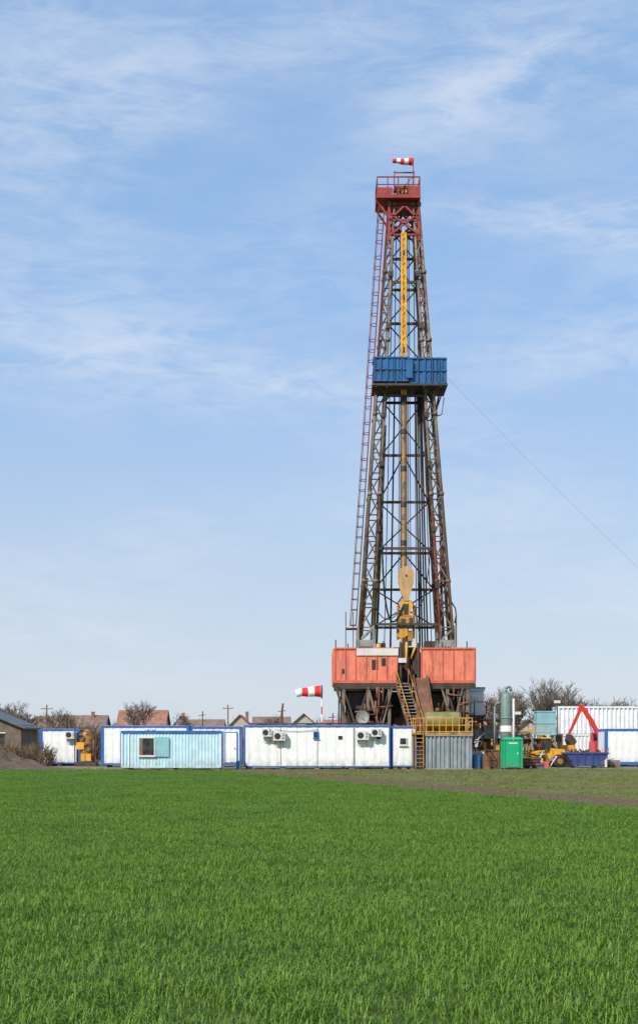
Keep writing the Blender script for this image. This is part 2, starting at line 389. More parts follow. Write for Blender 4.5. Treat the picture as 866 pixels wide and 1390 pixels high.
# monkey board
mb=g('monkey_board',m_mblue); mf=g('monkey_board_frame',m_mblue)
def basket(x0,x1,y0,y1,z0,z1):
    mb.corr((x0,y0),(x1,y0),z0,z1,0.39,0.05); mb.corr((x1,y0),(x1,y1),z0,z1,0.39,0.05)
    mb.corr((x1,y1),(x0,y1),z0,z1,0.39,0.05); mb.corr((x0,y1),(x0,y0),z0,z1,0.39,0.05)
    for zz in(z0,(z0+z1)/2,z1):
        mf.beam((x0,y0-0.02,zz),(x1,y0-0.02,zz),0.07,0.09); mf.beam((x0,y1+0.02,zz),(x1,y1+0.02,zz),0.07,0.09)
        mf.beam((x0-0.02,y0,zz),(x0-0.02,y1,zz),0.07,0.09); mf.beam((x1+0.02,y0,zz),(x1+0.02,y1,zz),0.07,0.09)
    n=5
    for i in range(n+1):
        x=lerp(x0,x1,i/n); mf.beam((x,y0-0.025,z0-0.03),(x,y0-0.025,z1+0.03),0.06,0.06)
basket(-2.15,0.12,-1.9,-0.2,25.75,27.30)
basket(0.32,2.66,-1.8,0.9,25.62,27.26)
mb.bx(-0.02,0.42,-2.02,-1.5,25.9,27.1)
mb.bx(-1.4,-0.7,-1.7,-1.0,27.3,27.36)
u=g('monkey_board_floor',m_dsteel)
u.bx(-2.25,2.75,-1.85,0.9,25.45,25.60)
for x in(-2.0,-1.3,1.2,2.3): u.beam((x,-1.8,25.4),(x*0.95,0.8,24.4),0.1)
u.beam((2.55,-0.9,25.5),(1.95,-0.8,23.6),0.09); u.beam((1.95,-0.8,23.6),(2.45,-0.9,23.75),0.06); u.beam((2.45,-0.9,23.75),(2.6,-0.9,24.9),0.05)
u.beam((-2.1,-1.0,25.4),(-1.95,-0.9,24.0),0.06)
# central column, drill lines, racked pipe
yc=g('kelly_pipe_upper',m_yel); yl=g('kelly_pipe_lower',m_yeld)
x0=-0.1
for a in(-0.13,0.13):
    for b_ in(-0.13,0.13): yc.beam((x0+a,-0.7+b_,25.0),(x0+a,-0.7+b_,36.0),0.12)
z=25.0; k=0
while z<35.8:
    s1=1 if k%2 else -1
    yc.beam((x0-0.15*s1,-0.83,z),(x0+0.15*s1,-0.83,z+0.42),0.09); yc.beam((x0-0.15,-0.57,z),(x0+0.15,-0.57,z+0.42),0.07)
    z+=0.42; k+=1
g('kelly_core',m_yel).cyl((x0,-0.7,25.0),(x0,-0.7,36.2),0.13,8)
yl.cyl((x0,-0.72,13.2),(x0,-0.72,25.2),0.14,8)
for dx in(-0.2,0.19): g('kelly_side_lines',m_dsteel).cyl((x0+dx,-0.8,13.2),(x0+dx,-0.8,25.2),0.045,5)
for zz in(15,17.6,20,22.5,24.6,28,31.5,34.5): g('clamps',m_dsteel).cyl((x0,-0.7,zz),(x0,-0.7,zz+0.3),0.22,8)
dl=g('drill_lines',m_dsteel)
for i,x in enumerate((-0.42,-0.3,0.26,0.4)): dl.cyl((x*0.7,-0.05,38.6),(x,-0.35,13.0),0.026,4)
for xb,xt,yy in((0.78,0.6,-0.6),(1.05,0.85,-0.3),(1.38,0.9,0.1),(-0.9,-0.55,0.2),(-1.35,-0.75,0.3),(1.8,0.8,-0.5)):
    dl.cyl((xt,yy*0.5,36.9),(xb,yy,8.2),0.03,4)
rp=g('racked_drill_pipe',m_dsteel,True)
for i,(x,y) in enumerate(((0.85,0.4),(1.0,0.5),(1.15,0.45),(1.3,0.55),(-0.75,0.5))): rp.cyl((x*1.25,y,8.1),(x*0.85,y-0.3,26.9),0.055,6)
st=g('standpipe',m_steel,True); st.cyl((-1.95,-0.95,8.1),(-1.35,-0.9,23.0),0.085,8)
hs=g('kelly_hose',m_black,True)
pts=[]
for i in range(29):
    t=i/28; x=lerp(-1.35,-0.1,t)-0.75*math.sin(math.pi*t); z=lerp(23.0,11.0,t)-5.5*math.sin(math.pi*t)*(0.4+0.9*t)
    pts.append((x,-1.0-0.3*math.sin(math.pi*t),max(z,8.6)))
hs.tube(pts,0.065,7)
pts=[(lerp(1.9,0.4,t)+0.3*math.sin(math.pi*t),-0.9,lerp(17.5,11.2,t)-3.6*math.sin(math.pi*t)*t) for t in [i/20 for i in range(21)]]; hs.tube(pts,0.035,6)
pts=[(lerp(-2.6,-0.3,t),-1.25,lerp(12.0,10.6,t)-1.3*math.sin(math.pi*t)) for t in [i/16 for i in range(17)]]; hs.tube(pts,0.035,6)
# travelling block
tb=g('travelling_block',m_beige)
pl=[]
for k in range(13):
    a=math.pi*k/12; pl.append((0.05+0.53*math.cos(a),12.95+0.58*math.sin(a)))
pl+=[(-0.46,12.5),(-0.34,12.0),(-0.20,11.55),(-0.12,11.2),(0.22,11.2),(0.30,11.55),(0.44,12.0),(0.56,12.5)]
for y0,y1 in((-1.05,-0.99),(-0.86,-0.80),(-0.66,-0.60),(-0.46,-0.40)): tb.plate(pl,y0,y1)
g('block_sheaves',m_dsteel,True).lathe((0.05,-0.73,12.9),[(0.47,-0.24),(0.47,0.24)],20,'Y')
g('block_pin',m_dsteel).lathe((0.05,-1.1,12.9),[(0.07,0),(0.07,0.08)],10,'Y')
hk=g('hook_and_swivel',m_yel); hd=g('hook_dark_parts',m_dsteel); ho=g('hook_weathered_parts',m_yeld)
hk.plate([(-0.3,11.25),(0.4,11.25),(0.52,10.9),(0.3,10.45),(0.42,10.2),(-0.36,10.2),(-0.22,10.5),(-0.42,10.9)],-1.0,-0.6)
hd.plate([(-0.12,11.0),(0.2,11.0),(0.15,10.3),(-0.1,10.3)],-1.06,-1.0)
ho.plate([(-0.55,10.15),(0.62,10.15),(0.66,9.7),(0.35,9.4),(-0.25,9.4),(-0.6,9.7)],-1.1,-0.55)
hd.bx(-0.3,0.0,-1.14,-1.1,9.6,10.0); hd.bx(0.25,0.45,-1.14,-1.1,9.5,10.05)
ho.cyl((-0.48,-0.8,10.9),(-0.5,-0.8,8.6),0.09,8); ho.cyl((0.58,-0.8,10.9),(0.55,-0.8,8.7),0.09,8)
hk.plate([(-0.35,9.3),(0.1,9.35),(0.15,8.9),(-0.2,8.6),(-0.55,8.8)],-1.15,-0.7); ho.bx(0.15,0.5,-1.1,-0.7,8.5,9.2)
hd.cyl((0.05,-0.8,10.2),(0.05,-0.8,7.4),0.16,10); hd.bx(-0.35,0.42,-1.05,-0.6,8.2,8.5)
hk.bx(-0.3,-0.1,-1.2,-1.0,7.9,8.6); hd.beam((0.6,-0.95,10.9),(0.95,-0.95,9.0),0.10); hd.beam((-0.55,-1.0,11.0),(-0.2,-1.0,11.5),0.1)
# rig floor with salmon wind walls
ow=g('wind_walls',m_orange); of=g('wind_wall_frames',m_orange_d)
def wall(x0,x1,y,z0,z1,n):
    ow.bx(x0,x1,y,y+0.05,z0,z1)
    of.bx(x0-0.03,x1+0.03,y-0.07,y-0.003,z1-0.09,z1+0.03); of.bx(x0-0.03,x1+0.03,y-0.07,y-0.003,z0-0.03,z0+0.16)
    for i in range(n+1):
        x=lerp(x0+0.04,x1-0.04,i/n); of.bx(x-0.035,x+0.035,y-0.05,y-0.002,z0+0.163,z1-0.093)
YF=-3.2
wall(-4.8,-0.65,YF,5.6,7.87,6); wall(0.85,4.42,YF,5.6,7.87,5)
ow.bx(-4.85,-4.80,YF+0.06,3.5,5.6,7.85); ow.bx(4.42,4.47,YF+0.06,3.5,5.6,7.85)
for y in(-2,-0.7,0.6,1.9,3.2):
    of.bx(-4.9,-4.852,y-0.04,y+0.04,5.6,7.85); of.bx(4.472,4.52,y-0.04,y+0.04,5.6,7.85)
wall(-4.8,4.4,3.5,5.6,7.87,8)
g('wall_tarpaulin',m_offw).bx(-3.35,-0.62,YF-0.085,YF-0.072,7.38,7.84)
t=g('wall_openings',m_black); t.bx(-2.35,-1.95,YF-0.03,YF-0.008,6.45,7.1); t.bx(-1.7,-1.45,YF-0.03,YF-0.008,6.7,7.2); t.bx(-4.3,-4.15,YF-0.03,YF-0.008,6.2,6.5)
g('floor_box',m_offw).bx(-0.62,-0.1,YF-0.3,YF+0.3,6.9,7.2)
fl=g('rig_floor',m_dsteel)
fl.bx(-4.75,4.38,YF+0.1,3.45,5.3,5.58); fl.bx(-4.85,-0.55,YF-0.05,YF+0.05,5.2,5.55); fl.bx(0.8,4.45,YF-0.05,YF+0.05,5.2,5.55)
fl.bx(-4.7,-0.8,YF+0.3,3.3,7.6,7.75); fl.bx(1.0,4.3,YF+0.3,3.3,7.6,7.75)
ct=g('floor_machinery',m_dsteel)
ct.bx(-0.7,0.9,0.5,2.5,5.6,8.2); ct.bx(-3.2,-2.0,2.0,3.2,7.7,8.7); ct.lathe((0.1,-0.6,5.6),[(0.6,0),(0.6,0.5),(0.3,0.8),(0.3,1.6)],12)
ct.cyl((-0.45,YF,5.6),(-0.45,YF,8.2),0.1,8); ct.cyl((0.7,YF,5.6),(0.7,YF,8.2),0.1,8)
ct.bx(-0.3,0.0,-2.6,-2.2,6.8,8.6); ct.bx(0.35,0.75,-2.7,-2.3,6.2,7.9)
cy=g('floor_fittings',m_yel,True)
cy.cyl((-0.1,-2.9,6.6),(-0.05,-2.9,8.3),0.09,8); cy.beam((0.25,-2.8,7.2),(0.6,-2.8,8.2),0.12); cy.bx(-2.0,-1.7,-2.0,-1.7,7.75,8.25)
for x in(-4.7,-3.9,-1.6,1.5,2.3,3.9): ct.cyl((x,-3.0,7.7),(x,-3.0,8.1+R()*0.4),0.04,5)
ct.bx(1.3,2.0,-1.0,0,7.75,8.5); ct.bx(-1.9,-1.3,-0.5,0.5,7.75,8.4)
# substructure
sb=g('substructure',m_dsteel); sg=g('substructure_columns',m_steel)
for y in(-3.1,0.1,3.2):
    for x in(-4.2,-2.6,-1.2,1.3,2.6,3.9):
        (sg if y<-3 else sb).beam((x,y,0),(x,y,5.3),0.2,0.24)
    for a,b_ in((-4.2,-2.6),(-2.6,-1.2),(1.3,2.6),(2.6,3.9)):
        sb.beam((a,y,0.4),(b_,y,5.2),0.12); sb.beam((b_,y,0.4),(a,y,5.2),0.12)
        sb.beam((a,y,2.9),(b_,y,2.9),0.16)
for x in(-4.2,3.9):
    sb.beam((x,-3.1,0.4),(x,0.1,5.2),0.14); sb.beam((x,0.1,0.4),(x,3.2,5.2),0.14); sb.beam((x,0.1,0.4),(x,-3.1,5.2),0.14)
sb.beam((-4.7,YF,5.3),(-3.7,YF-0.2,2.2),0.13); sb.beam((-4.5,YF,5.3),(-4.5,YF,2.0),0.1)
sg.beam((-2.6,-3.3,5.3),(-1.7,-3.3,2.0),0.14); sg.beam((-1.0,-3.3,5.3),(-1.9,-3.3,2.0),0.10); sg.beam((2.2,-3.3,5.3),(3.3,-3.3,1.5),0.12); sg.beam((3.6,-3.3,5.3),(2.7,-3.3,1.8),0.10)
sb.bx(-4.0,-1.6,0.3,0.4,0.3,5.2); sb.bx(1.5,3.6,0.3,0.4,0.3,5.2); sb.bx(-1.5,1.4,1.8,1.9,0.3,5.2)
sb.bx(-3.8,-1.5,-2.2,0.0,3.9,5.0); sb.bx(1.6,3.2,-2.0,-0.2,3.4,4.9)
up=g('underfloor_pipework',m_rust,True)
for i in range(22):
    x=U(-4.1,3.8); z=U(2.6,5.0); y=-3.35+U(-0.1,0.15)
    if i%2: up.cyl((x,y,z),(x,y,min(5.3,z+U(0.8,2.2))),U(0.04,0.08),7)
    else: up.cyl((x,y,z),(x+U(0.5,1.3),y,z+U(-0.2,0.2)),U(0.04,0.07),7)
bo=g('blowout_preventer',m_rust,True); bo.lathe((0.1,-0.3,0.3),[(0.5,0),(0.5,0.6),(0.9,0.7),(0.9,1.3),(0.5,1.4),(0.5,2.0),(0.8,2.1),(0.8,3.0),(0.4,3.2),(0.4,4.9)],14)
# v-door ramp
rm=g('v_door_ramp',m_rust)
rm.add([(0.35,-3.3,5.9),(1.25,-3.3,5.9),(1.55,-6.3,2.2),(0.65,-6.3,2.2),(0.35,-3.3,5.75),(1.25,-3.3,5.75),(1.55,-6.3,2.05),(0.65,-6.3,2.05)],[(0,1,2,3),(7,6,5,4),(0,3,7,4),(1,5,6,2),(3,2,6,7),(0,4,5,1)])
for dx in(0.35,1.25): rm.beam((dx,-3.28,6.05),(dx+0.3,-6.3,2.35),0.08,0.25)
# stair
sr=g('stairs',m_gsteel); n=17
for i in range(n):
    t=i/(n-1); x=lerp(-0.75,0.1,t); y=lerp(-3.4,-5.8,t); z=lerp(5.55,2.1,t)
    sr.bx(x,x+0.75,y-0.13,y+0.13,z-0.03,z+0.02)
for dx in(-0.03,0.78):
    sg.beam((-0.75+dx,-3.35,5.5),(0.1+dx,-5.9,2.0),0.06,0.22)
    g('stair_rails',m_yeld).beam((-0.75+dx,-3.35,6.5),(0.1+dx,-5.9,3.0),0.05)
    for i in range(5):
        t=i/4; x=lerp(-0.75,0.1,t)+dx; y=lerp(-3.35,-5.9,t); z=lerp(5.5,2.0,t)
        g('stair_rails',m_yeld).beam((x,y,z),(x,y,z+1.0),0.045)
rb=g('side_pipework',m_rust); rb.tube([(3.3,-1,9.7),(3.4,-1,10.2),(3.35,-1,10.7),(3.1,-1,11.1)],0.05,6); rb.cyl((3.4,-1,8.1),(3.4,-1,10.2),0.05,6)
rb.cyl((3.15,-1.45,9.0),(2.55,-1.2,16.5),0.05,6)
g.done()
# guy wire
wr=B(); A=Vector((8.5,87,26.3)); Bp=Vector((37,88,0)); pts=[]
for i in range(31):
    t=i/30; p=A.lerp(Bp,t); p.z-=1.6*math.sin(math.pi*t)*0.5; pts.append(p)
wr.tube(pts,0.007,4); wr.cyl((37,88,0),(37,88,0.5),0.12,8); mk('guy_wire',wr,m_gsteel)
g=G('guy_wire_marker_post',(37.4,88.5,0)); g('post',m_yel).cyl((0,0,0),(0,0,1.0),0.05); g('anchor_block',m_gsteel).bx(-0.4,0.3,-0.3,0.3,0,0.3); g.done()

# doghouse on stilts (right of rig)
g=G('elevated_cabin',(9.6,90.5,0))
g('walls',m_white2).bx(0,1.9,0,2.4,3.6,5.45); g('roof',m_gsteel).bx(-0.1,2.0,-0.1,2.5,5.45,5.55)
s=g('stilts',m_dsteel)
for x in(0.1,1.8):
    for y in(0.1,2.3): s.beam((x,y,0),(x,y,3.6),0.16)
s.beam((0.1,0,0.5),(1.8,0,3.4),0.08); s.bx(-0.1,2.0,-0.6,2.5,3.45,3.59)
window(g,0.3,4.3,0.5,0.5); g('eave',m_lblue).bx(-0.08,1.98,-0.12,-0.003,5.3,5.44)
for x in(-0.1,0.9,2.0): s.cyl((x,-0.6,3.6),(x,-0.6,4.5),0.03,4)
s.cyl((-0.1,-0.6,4.5),(2.0,-0.6,4.5),0.03,4)
g.done()

# ---------------------------------------------------------------- yellow platform with tank + corrugated tank
g=G('tank_platform',(5.85,80.4,0))
f=g('railings',m_yel)
for y in(0.0,1.9):
    for zz in(2.36,2.75,3.2): f.cyl((0,y,zz),(3.65,y,zz),0.028,5)
    for i in range(10): x=3.65*i/9; f.cyl((x,y,2.3),(x,y,3.2),0.025,5)
for x in(0.0,3.65):
    for zz in(2.75,3.2): f.cyl((x,0,zz),(x,1.9,zz),0.028,5)
g('deck',m_yeld).bx(-0.05,3.7,-0.05,1.95,2.18,2.30)
tk=g('horizontal_tank',m_olive,True); tk.lathe((0.85,1.0,3.02),[(0.05,-0.12),(0.35,-0.08),(0.55,0.02),(0.6,0.15),(0.6,2.0),(0.55,2.13),(0.35,2.23),(0.05,2.27)],20,'X')
g('tank_saddles',m_dsteel).bx(1.2,1.35,0.5,1.5,2.3,2.6); g('tank_saddles',m_dsteel).bx(2.4,2.55,0.5,1.5,2.3,2.6)
p=g('tank_piping',m_rust,True); p.tube([(2.9,1,3.3),(2.9,1,4.0),(3.3,1,4.1)],0.06,8); p.cyl((1.6,1,3.6),(1.6,1,3.85),0.15,10)
g('tank_piping',m_rust).cyl((0.3,0.6,2.3),(0.3,0.6,3.5),0.07,8)
l=g('access_ladder',m_yeld)
for x in(0.12,0.6): l.beam((x,-0.25,0),(x,-0.05,3.2),0.05)
for i in range(9): l.beam((0.12,-0.23+0.02*i,0.25*i+0.2),(0.6,-0.23+0.02*i,0.25*i+0.2),0.04)
k=g('platform_legs',m_dsteel)
for x in(0.05,0.68):
    for y in(0.1,1.8): k.beam((x,y,0),(x,y,2.2),0.12)
k.beam((0.05,0.1,0.3),(0.68,0.1,2.1),0.07); k.bx(0.1,0.65,1.0,1.5,0,1.6)
g.done()
g=G('corrugated_mud_tank',(6.62,80.3,0))
w=g('walls',m_corr); Lx=2.85
w.corr((0,0),(Lx,0),0.08,2.12,0.26,0.09); w.corr((Lx,0),(Lx,2.1),0.08,2.12,0.26,0.09); w.corr((Lx,2.1),(0,2.1),0.08,2.12,0.26,0.09); w.corr((0,2.1),(0,0),0.08,2.12,0.26,0.09)
f=g('frame',m_gsteel)
for z in(0.0,2.08): f.bx(-0.06,Lx+0.06,-0.06,2.16,z,z+0.09)
for x in(0.5,1.4,2.3): f.bx(x,x+0.04,-0.05,-0.002,0.09,2.07)
g.done()

# ---------------------------------------------------------------- barrels, boxes
def barrel(X,Y,mat,h=0.9,r=0.28,z=0):
    g=G('steel_barrel',(X,Y,0)); b=g('drum',mat,False)
    b.lathe((0,0,z),[(r-0.01,0),(r,0.02),(r,h*0.33),(r+0.015,h*0.35),(r,h*0.37),(r,h*0.65),(r+0.015,h*0.67),(r,h*0.69),(r,h-0.02),(r-0.01,h),(r-0.03,h-0.01)],18)
    g('bung',m_black).cyl((0.12,0,z+h-0.012),(0.12,0,z+h+0.02),0.03,8); g.done()
m_bar=paint('blue_barrel_paint',(0.05,0.22,0.45),0.45,0.15,RUST,0.3,lowdirt=0.2)
barrel(9.85,81.2,m_bar); barrel(10.2,82.0,m_bar); barrel(10.5,81.0,m_rust,0.85); barrel(13.3,83.5,m_rust); barrel(-4.95+0.0,80.2,m_bar,0.55,0.17)
g=G('intermediate_bulk_container',(9.6,82.9,0))
g('bottle',m_offw).bx(0.05,0.95,0.05,0.95,0.17,1.1); c=g('cage',m_gsteel)
for i in range(6):
    for y in(0,1): c.cyl((i*0.2,y,0.12),(i*0.2,y,1.15),0.015,4)
    c.cyl((0,0,0.15+i*0.2),(1,0,0.15+i*0.2),0.015,4)
g('pallet',m_wood).bx(0,1,0,1,0,0.14); g.done()
g=G('rusty_steel_box',(10.85,83,0))
f=g('body',m_rust); f.bx(0,1.3,0,1.2,0.12,1.15); f.bx(-0.05,1.35,-0.05,1.25,1.15,1.22)
for x in(0.2,0.65,1.1): f.bx(x-0.04,x+0.04,-0.06,-0.002,0.12,1.148)
g('runners',m_dsteel).bx(0.1,0.3,-0.05,1.2,0,0.118); g('runners',m_dsteel).bx(1.0,1.2,-0.05,1.2,0,0.118); g.done()
# portable toilet
g=G('portable_toilet',(11.45,80.4,0))
b=g('walls',m_green)
b.corr((0,0),(1.15,0),0.1,1.85,0.19,0.02); b.corr((1.15,0),(1.15,1.15),0.1,1.85,0.19,0.02); b.corr((1.15,1.15),(0,1.15),0.1,1.85,0.19,0.02); b.corr((0,1.15),(0,0),0.1,1.85,0.19,0.02)
f=g('door_and_corners',m_green)
for x in(-0.03,1.09):
    for y in(-0.03,1.09): f.bx(x,x+0.09,y,y+0.09,0.08,1.87)
f.bx(0.18,0.97,-0.045,-0.004,0.14,1.8)
f.add([(-0.06,-0.06,1.87),(1.21,-0.06,1.87),(1.21,1.21,1.87),(-0.06,1.21,1.87),(0.1,0.1,2.02),(1.05,0.1,2.02),(1.05,1.05,2.02),(0.1,1.05,2.02)],[(0,1,5,4),(1,2,6,5),(2,3,7,6),(3,0,4,7),(4,5,6,7),(3,2,1,0)])
g('skid_base',m_black).bx(-0.03,1.18,-0.03,1.18,0,0.08)
g('vents',m_offw).bx(0.3,0.85,-0.055,-0.047,1.6,1.68); g('vents',m_offw).bx(0.82,0.9,-0.07,-0.047,0.95,1.05)
g.done()
# vertical separator vessel
g=G('vertical_separator_vessel',(12.4,86,0))
v=g('vessel',m_ggreen,True); v.lathe((0,0,0),[(0.3,0.5),(0.36,0.6),(0.36,4.7),(0.3,4.9),(0.15,5.02),(0.05,5.05)],20)
k=g('legs',m_dsteel)
for a in range(4): k.beam((0.33*math.cos(a*1.57+0.8),0.33*math.sin(a*1.57+0.8),0),(0.3*math.cos(a*1.57+0.8),0.3*math.sin(a*1.57+0.8),0.9),0.08)
p=g('pipe',m_ggreen,True); p.tube([(0,0,5.0),(0,0,5.25),(0.1,0,5.38),(0.3,0,5.35),(0.34,0,5.1)],0.09,10)
p.cyl((-0.36,0,4.3),(-0.65,0,4.3),0.1,10); p.tube([(-0.6,0,4.3),(-0.75,0,4.1),(-0.75,0,1.0)],0.07,8); p.lathe((0,0,3.3),[(0.4,0),(0.4,0.08)],20)
g('side_pipe',m_offw,True).cyl((0.5,0,0.3),(0.5,0,4.6),0.09,8)
g('label_band',m_offw,True).lathe((0,0,2.4),[(0.366,0),(0.366,0.4)],20)
g.done()
# mud tanks with shakers and rails
g=G('mud_mixing_tank',(10.0,90,0))
b=g('tank',m_rust); b.bx(0,6.0,0,2.2,0.2,1.9)
for i in range(13): b.bx(i*0.49,i*0.49+0.08,-0.08,-0.002,0.2,1.9)
g('deck',m_dsteel).bx(-0.1,6.1,-0.3,2.4,1.9,1.98)
r=g('railing',m_yel)
for zz in(2.4,2.85): r.cyl((0,-0.25,zz),(6,-0.25,zz),0.025,4)
for i in range(9): r.cyl((i*0.75,-0.25,1.98),(i*0.75,-0.25,2.85),0.025,4)
s=g('shale_shakers',m_gsteel); s.bx(0.3,1.3,0.3,1.6,2.0,2.7); s.bx(1.6,2.5,0.3,1.6,2.0,2.9); s.bx(3.9,4.7,0.4,1.4,2.0,2.5)
s2=g('shaker_motors',m_yeld,True); s2.cyl((0.5,0.2,2.9),(1.1,0.2,2.9),0.2,12); s2.cyl((1.7,0.2,3.05),(2.3,0.2,3.05),0.18,12); s2.lathe((3.3,0.6,1.98),[(0.25,0),(0.25,0.6),(0.15,0.8)],12)
p=g('pipes',m_steel,True); p.tube([(-0.2,0,0.5),(-0.2,0,3.1),(0.5,0.2,3.3),(2.8,0.2,3.2),(3.0,0.2,2.0)],0.1,8); p.tube([(3.0,-0.4,0.3),(3.6,-0.4,2.2),(4.6,-0.4,2.3),(5.2,-0.4,0.4)],0.08,8)
g.done()
# teal tank on frame
g=G('elevated_water_tank',(15.3,91,0))
t=g('tank',m_teal); t.bx(0,1.3,0,1.3,2.2,3.9); 
for z in(2.2,3.0,3.82): t.bx(-0.04,1.34,-0.04,1.34,z,z+0.08)
k=g('frame',m_gsteel)
for x in(0.05,1.25):
    for y in(0.05,1.25): k.beam((x,y,0),(x,y,2.2),0.1)
k.beam((0,0,0.2),(1.25,0,2.1),0.06); k.beam((1.25,0,0.2),(0,0,2.1),0.06); g.done()
# ribbed white container on frame, lower white container
g=G('shipping_container',(18.6,101,0))
shell(g,9.5,2.5,2.55,m_white2,m_white2,pitch=0.34,dep=0.10); g.done(); g.e.location.z=1.95
g=G('container_support_frame',(18.6,101,0)); k=g('legs',m_dsteel)
for i in range(5):
    for y in(0.1,2.3): k.beam((0.2+i*2.25,y,0),(0.2+i*2.25,y,2.05),0.18)
for i in range(4): k.beam((0.2+i*2.25,0,0.1),(2.45+i*2.25,0,1.9),0.08)
g.done()
g=G('shipping_container',(15.2,98,0)); shell(g,6.1,2.4,2.32,m_white2,m_white2,pitch=0.28,dep=0.05); g.done()
g=G('site_cabin',(19.85,90,0))
shell(g,6.0,2.5,2.62,m_white,m_blue,pitch=0.5,dep=0.015,t=0.2,bot=0.2); window(g,3.1,1.2,0.9,0.9); door(g,4.5,0.3,0.9,2.05); g.done()
# skip
g=G('waste_skip',(16.3,85.6,0))
b=g('body',m_skip)
b.add([(0.5,0,0.12),(2.3,0,0.12),(2.3,1.5,0.12),(0.5,1.5,0.12),(0,-0.1,0.95),(2.8,-0.1,0.95),(2.8,1.6,0.95),(0,1.6,0.95)],[(3,2,1,0),(0,1,5,4),(1,2,6,5),(2,3,7,6),(3,0,4,7)])
b.beam((0,-0.12,0.98),(2.8,-0.12,0.98),0.09); b.beam((0,1.62,0.98),(2.8,1.62,0.98),0.09); b.beam((0,-0.12,0.98),(0,1.62,0.98),0.09); b.beam((2.8,-0.12,0.98),(2.8,1.62,0.98),0.09)
for x in(0.7,1.2,1.7,2.1): b.beam((x+0.05,-0.03,0.15),(x,-0.13,0.94),0.07)
b.bx(0.6,0.8,0,1.5,0,0.118); b.bx(2.0,2.2,0,1.5,0,0.118)
b.cyl((0.25,-0.2,0.6),(0.25,-0.05,0.6),0.06,8); b.cyl((2.55,-0.2,0.6),(2.55,-0.05,0.6),0.06,8)
w=g('waste',m_rust)
for i in range(25):
    x=U(0.4,2.4); y=U(0.3,1.3); w.beam((x,y,U(0.6,0.9)),(x+U(-0.5,0.5),y+U(-0.3,0.3),U(0.9,1.25)),U(0.04,0.12))
w.bx(0.3,2.5,0.1,1.4,0.7,0.85)
g.done()
# wheel loader
g=G('wheel_loader',(14.3,87.6,0))
def wheel(g,x,y,r,w=0.35):
    g('tyres',m_black).lathe((x,y,r),[(r*0.8,-w/2),(r,-w*0.35),(r,w*0.35),(r*0.8,w/2)],20,'Y')
    g('hubs',m_yeld).lathe((x,y,r),[(r*0.45,-w/2-0.02),(r*0.5,-w/2+0.05)],12,'Y')
for x in(0.6,2.0):
    for y in(0.15,1.45): wheel(g,x,y,0.42,0.3)
b=g('body',m_yel); b.bx(0.4,1.9,0.33,1.27,0.45,0.95)
b.plate([(1.35,0.95),(1.4,1.3),(2.35,1.22),(2.45,0.6),(1.4,0.6)],0.28,1.32)
b.bx(0.35,0.95,-0.02,0.28,0.86,0.93); b.bx(1.7,2.3,-0.02,0.278,0.86,0.93)
c=g('cab_frame',m_dsteel)
for x,xx in((0.75,0.85),(1.4,1.38)):
    for y in(0.38,1.22): c.beam((x,y,0.95),(xx,y,1.95),0.06)
g('cab_glass',m_glass).bx(0.84,1.36,0.42,0.44,1.25,1.9)
g('cab_roof',m_yel).bx(0.75,1.48,0.31,1.29,1.95,2.03)
g('exhaust',m_black).cyl((2.0,0.8,1.25),(2.0,0.8,1.8),0.05,8)
mm=g('lift_arms',m_yel)
for y in(0.35,1.25): mm.beam((0.75,y,1.1),(-0.05,y,0.95),0.09,0.14); mm.beam((-0.05,y,0.95),(-0.55,y,0.35),0.09,0.14); mm.beam((0.5,y,0.6),(0.0,y,0.85),0.06)
k=g('bucket',m_yeld); k.plate([(-1.0,0.08),(-0.45,0.05),(-0.38,0.35),(-0.5,0.75),(-0.55,0.72),(-0.47,0.35),(-0.52,0.12)],0.0,1.6)
k.plate([(-1.0,0.08),(-0.45,0.05),(-0.38,0.35),(-0.5,0.75)],-0.02,0.02); k.plate([(-1.0,0.08),(-0.45,0.05),(-0.38,0.35),(-0.5,0.75)],1.58,1.62)
g.done()
# red excavator, boom folded over the cabins
g=G('excavator',(20.6,94.6,0))
r=g('boom',m_bred)
r.plate([(-0.1,1.7),(0.2,1.75),(-0.6,3.35),(-1.27,4.3),(-1.5,4.38),(-1.53,4.2),(-0.95,3.3)],-0.14,0.14)
r.plate([(-1.62,4.45),(-1.34,4.45),(-1.42,4.05),(-2.34,2.15),(-2.48,2.25),(-1.72,3.95)],-0.11,0.11)
hy=g('hydraulic_rams',m_gsteel,True); hy.cyl((-0.45,0.2,2.0),(-0.9,0.2,3.2),0.05,8); hy.cyl((-0.95,-0.02,3.95),(-1.55,-0.02,4.5),0.04,8); hy.cyl((-1.75,0.15,3.6),(-2.25,0.15,2.5),0.04,8)
g('bucket',m_dsteel).plate([(-2.5,2.3),(-2.15,2.2),(-1.85,1.75),(-2.05,1.45),(-2.5,1.5),(-2.62,1.85)],-0.35,0.35)
b=g('house',m_bred); b.bx(-0.7,1.8,-1.1,1.1,0.95,1.75); b.bx(1.8,2.15,-1.05,1.05,0.95,1.6)
b.bx(-0.6,0.6,0.3,1.08,1.75,2.4); g('cab_glass',m_glass).bx(-0.5,0.5,0.28,0.299,1.8,2.3)
t=g('tracks',m_black)
for y in(-1.3,0.8): t.plate([(-1.5,0.05),(1.6,0.05),(1.85,0.4),(1.6,0.8),(-1.5,0.8),(-1.75,0.4)],y,y+0.5)
g('turntable',m_dsteel).bx(-0.8,0.8,-0.8,0.8,0.5,0.95)
g.done()
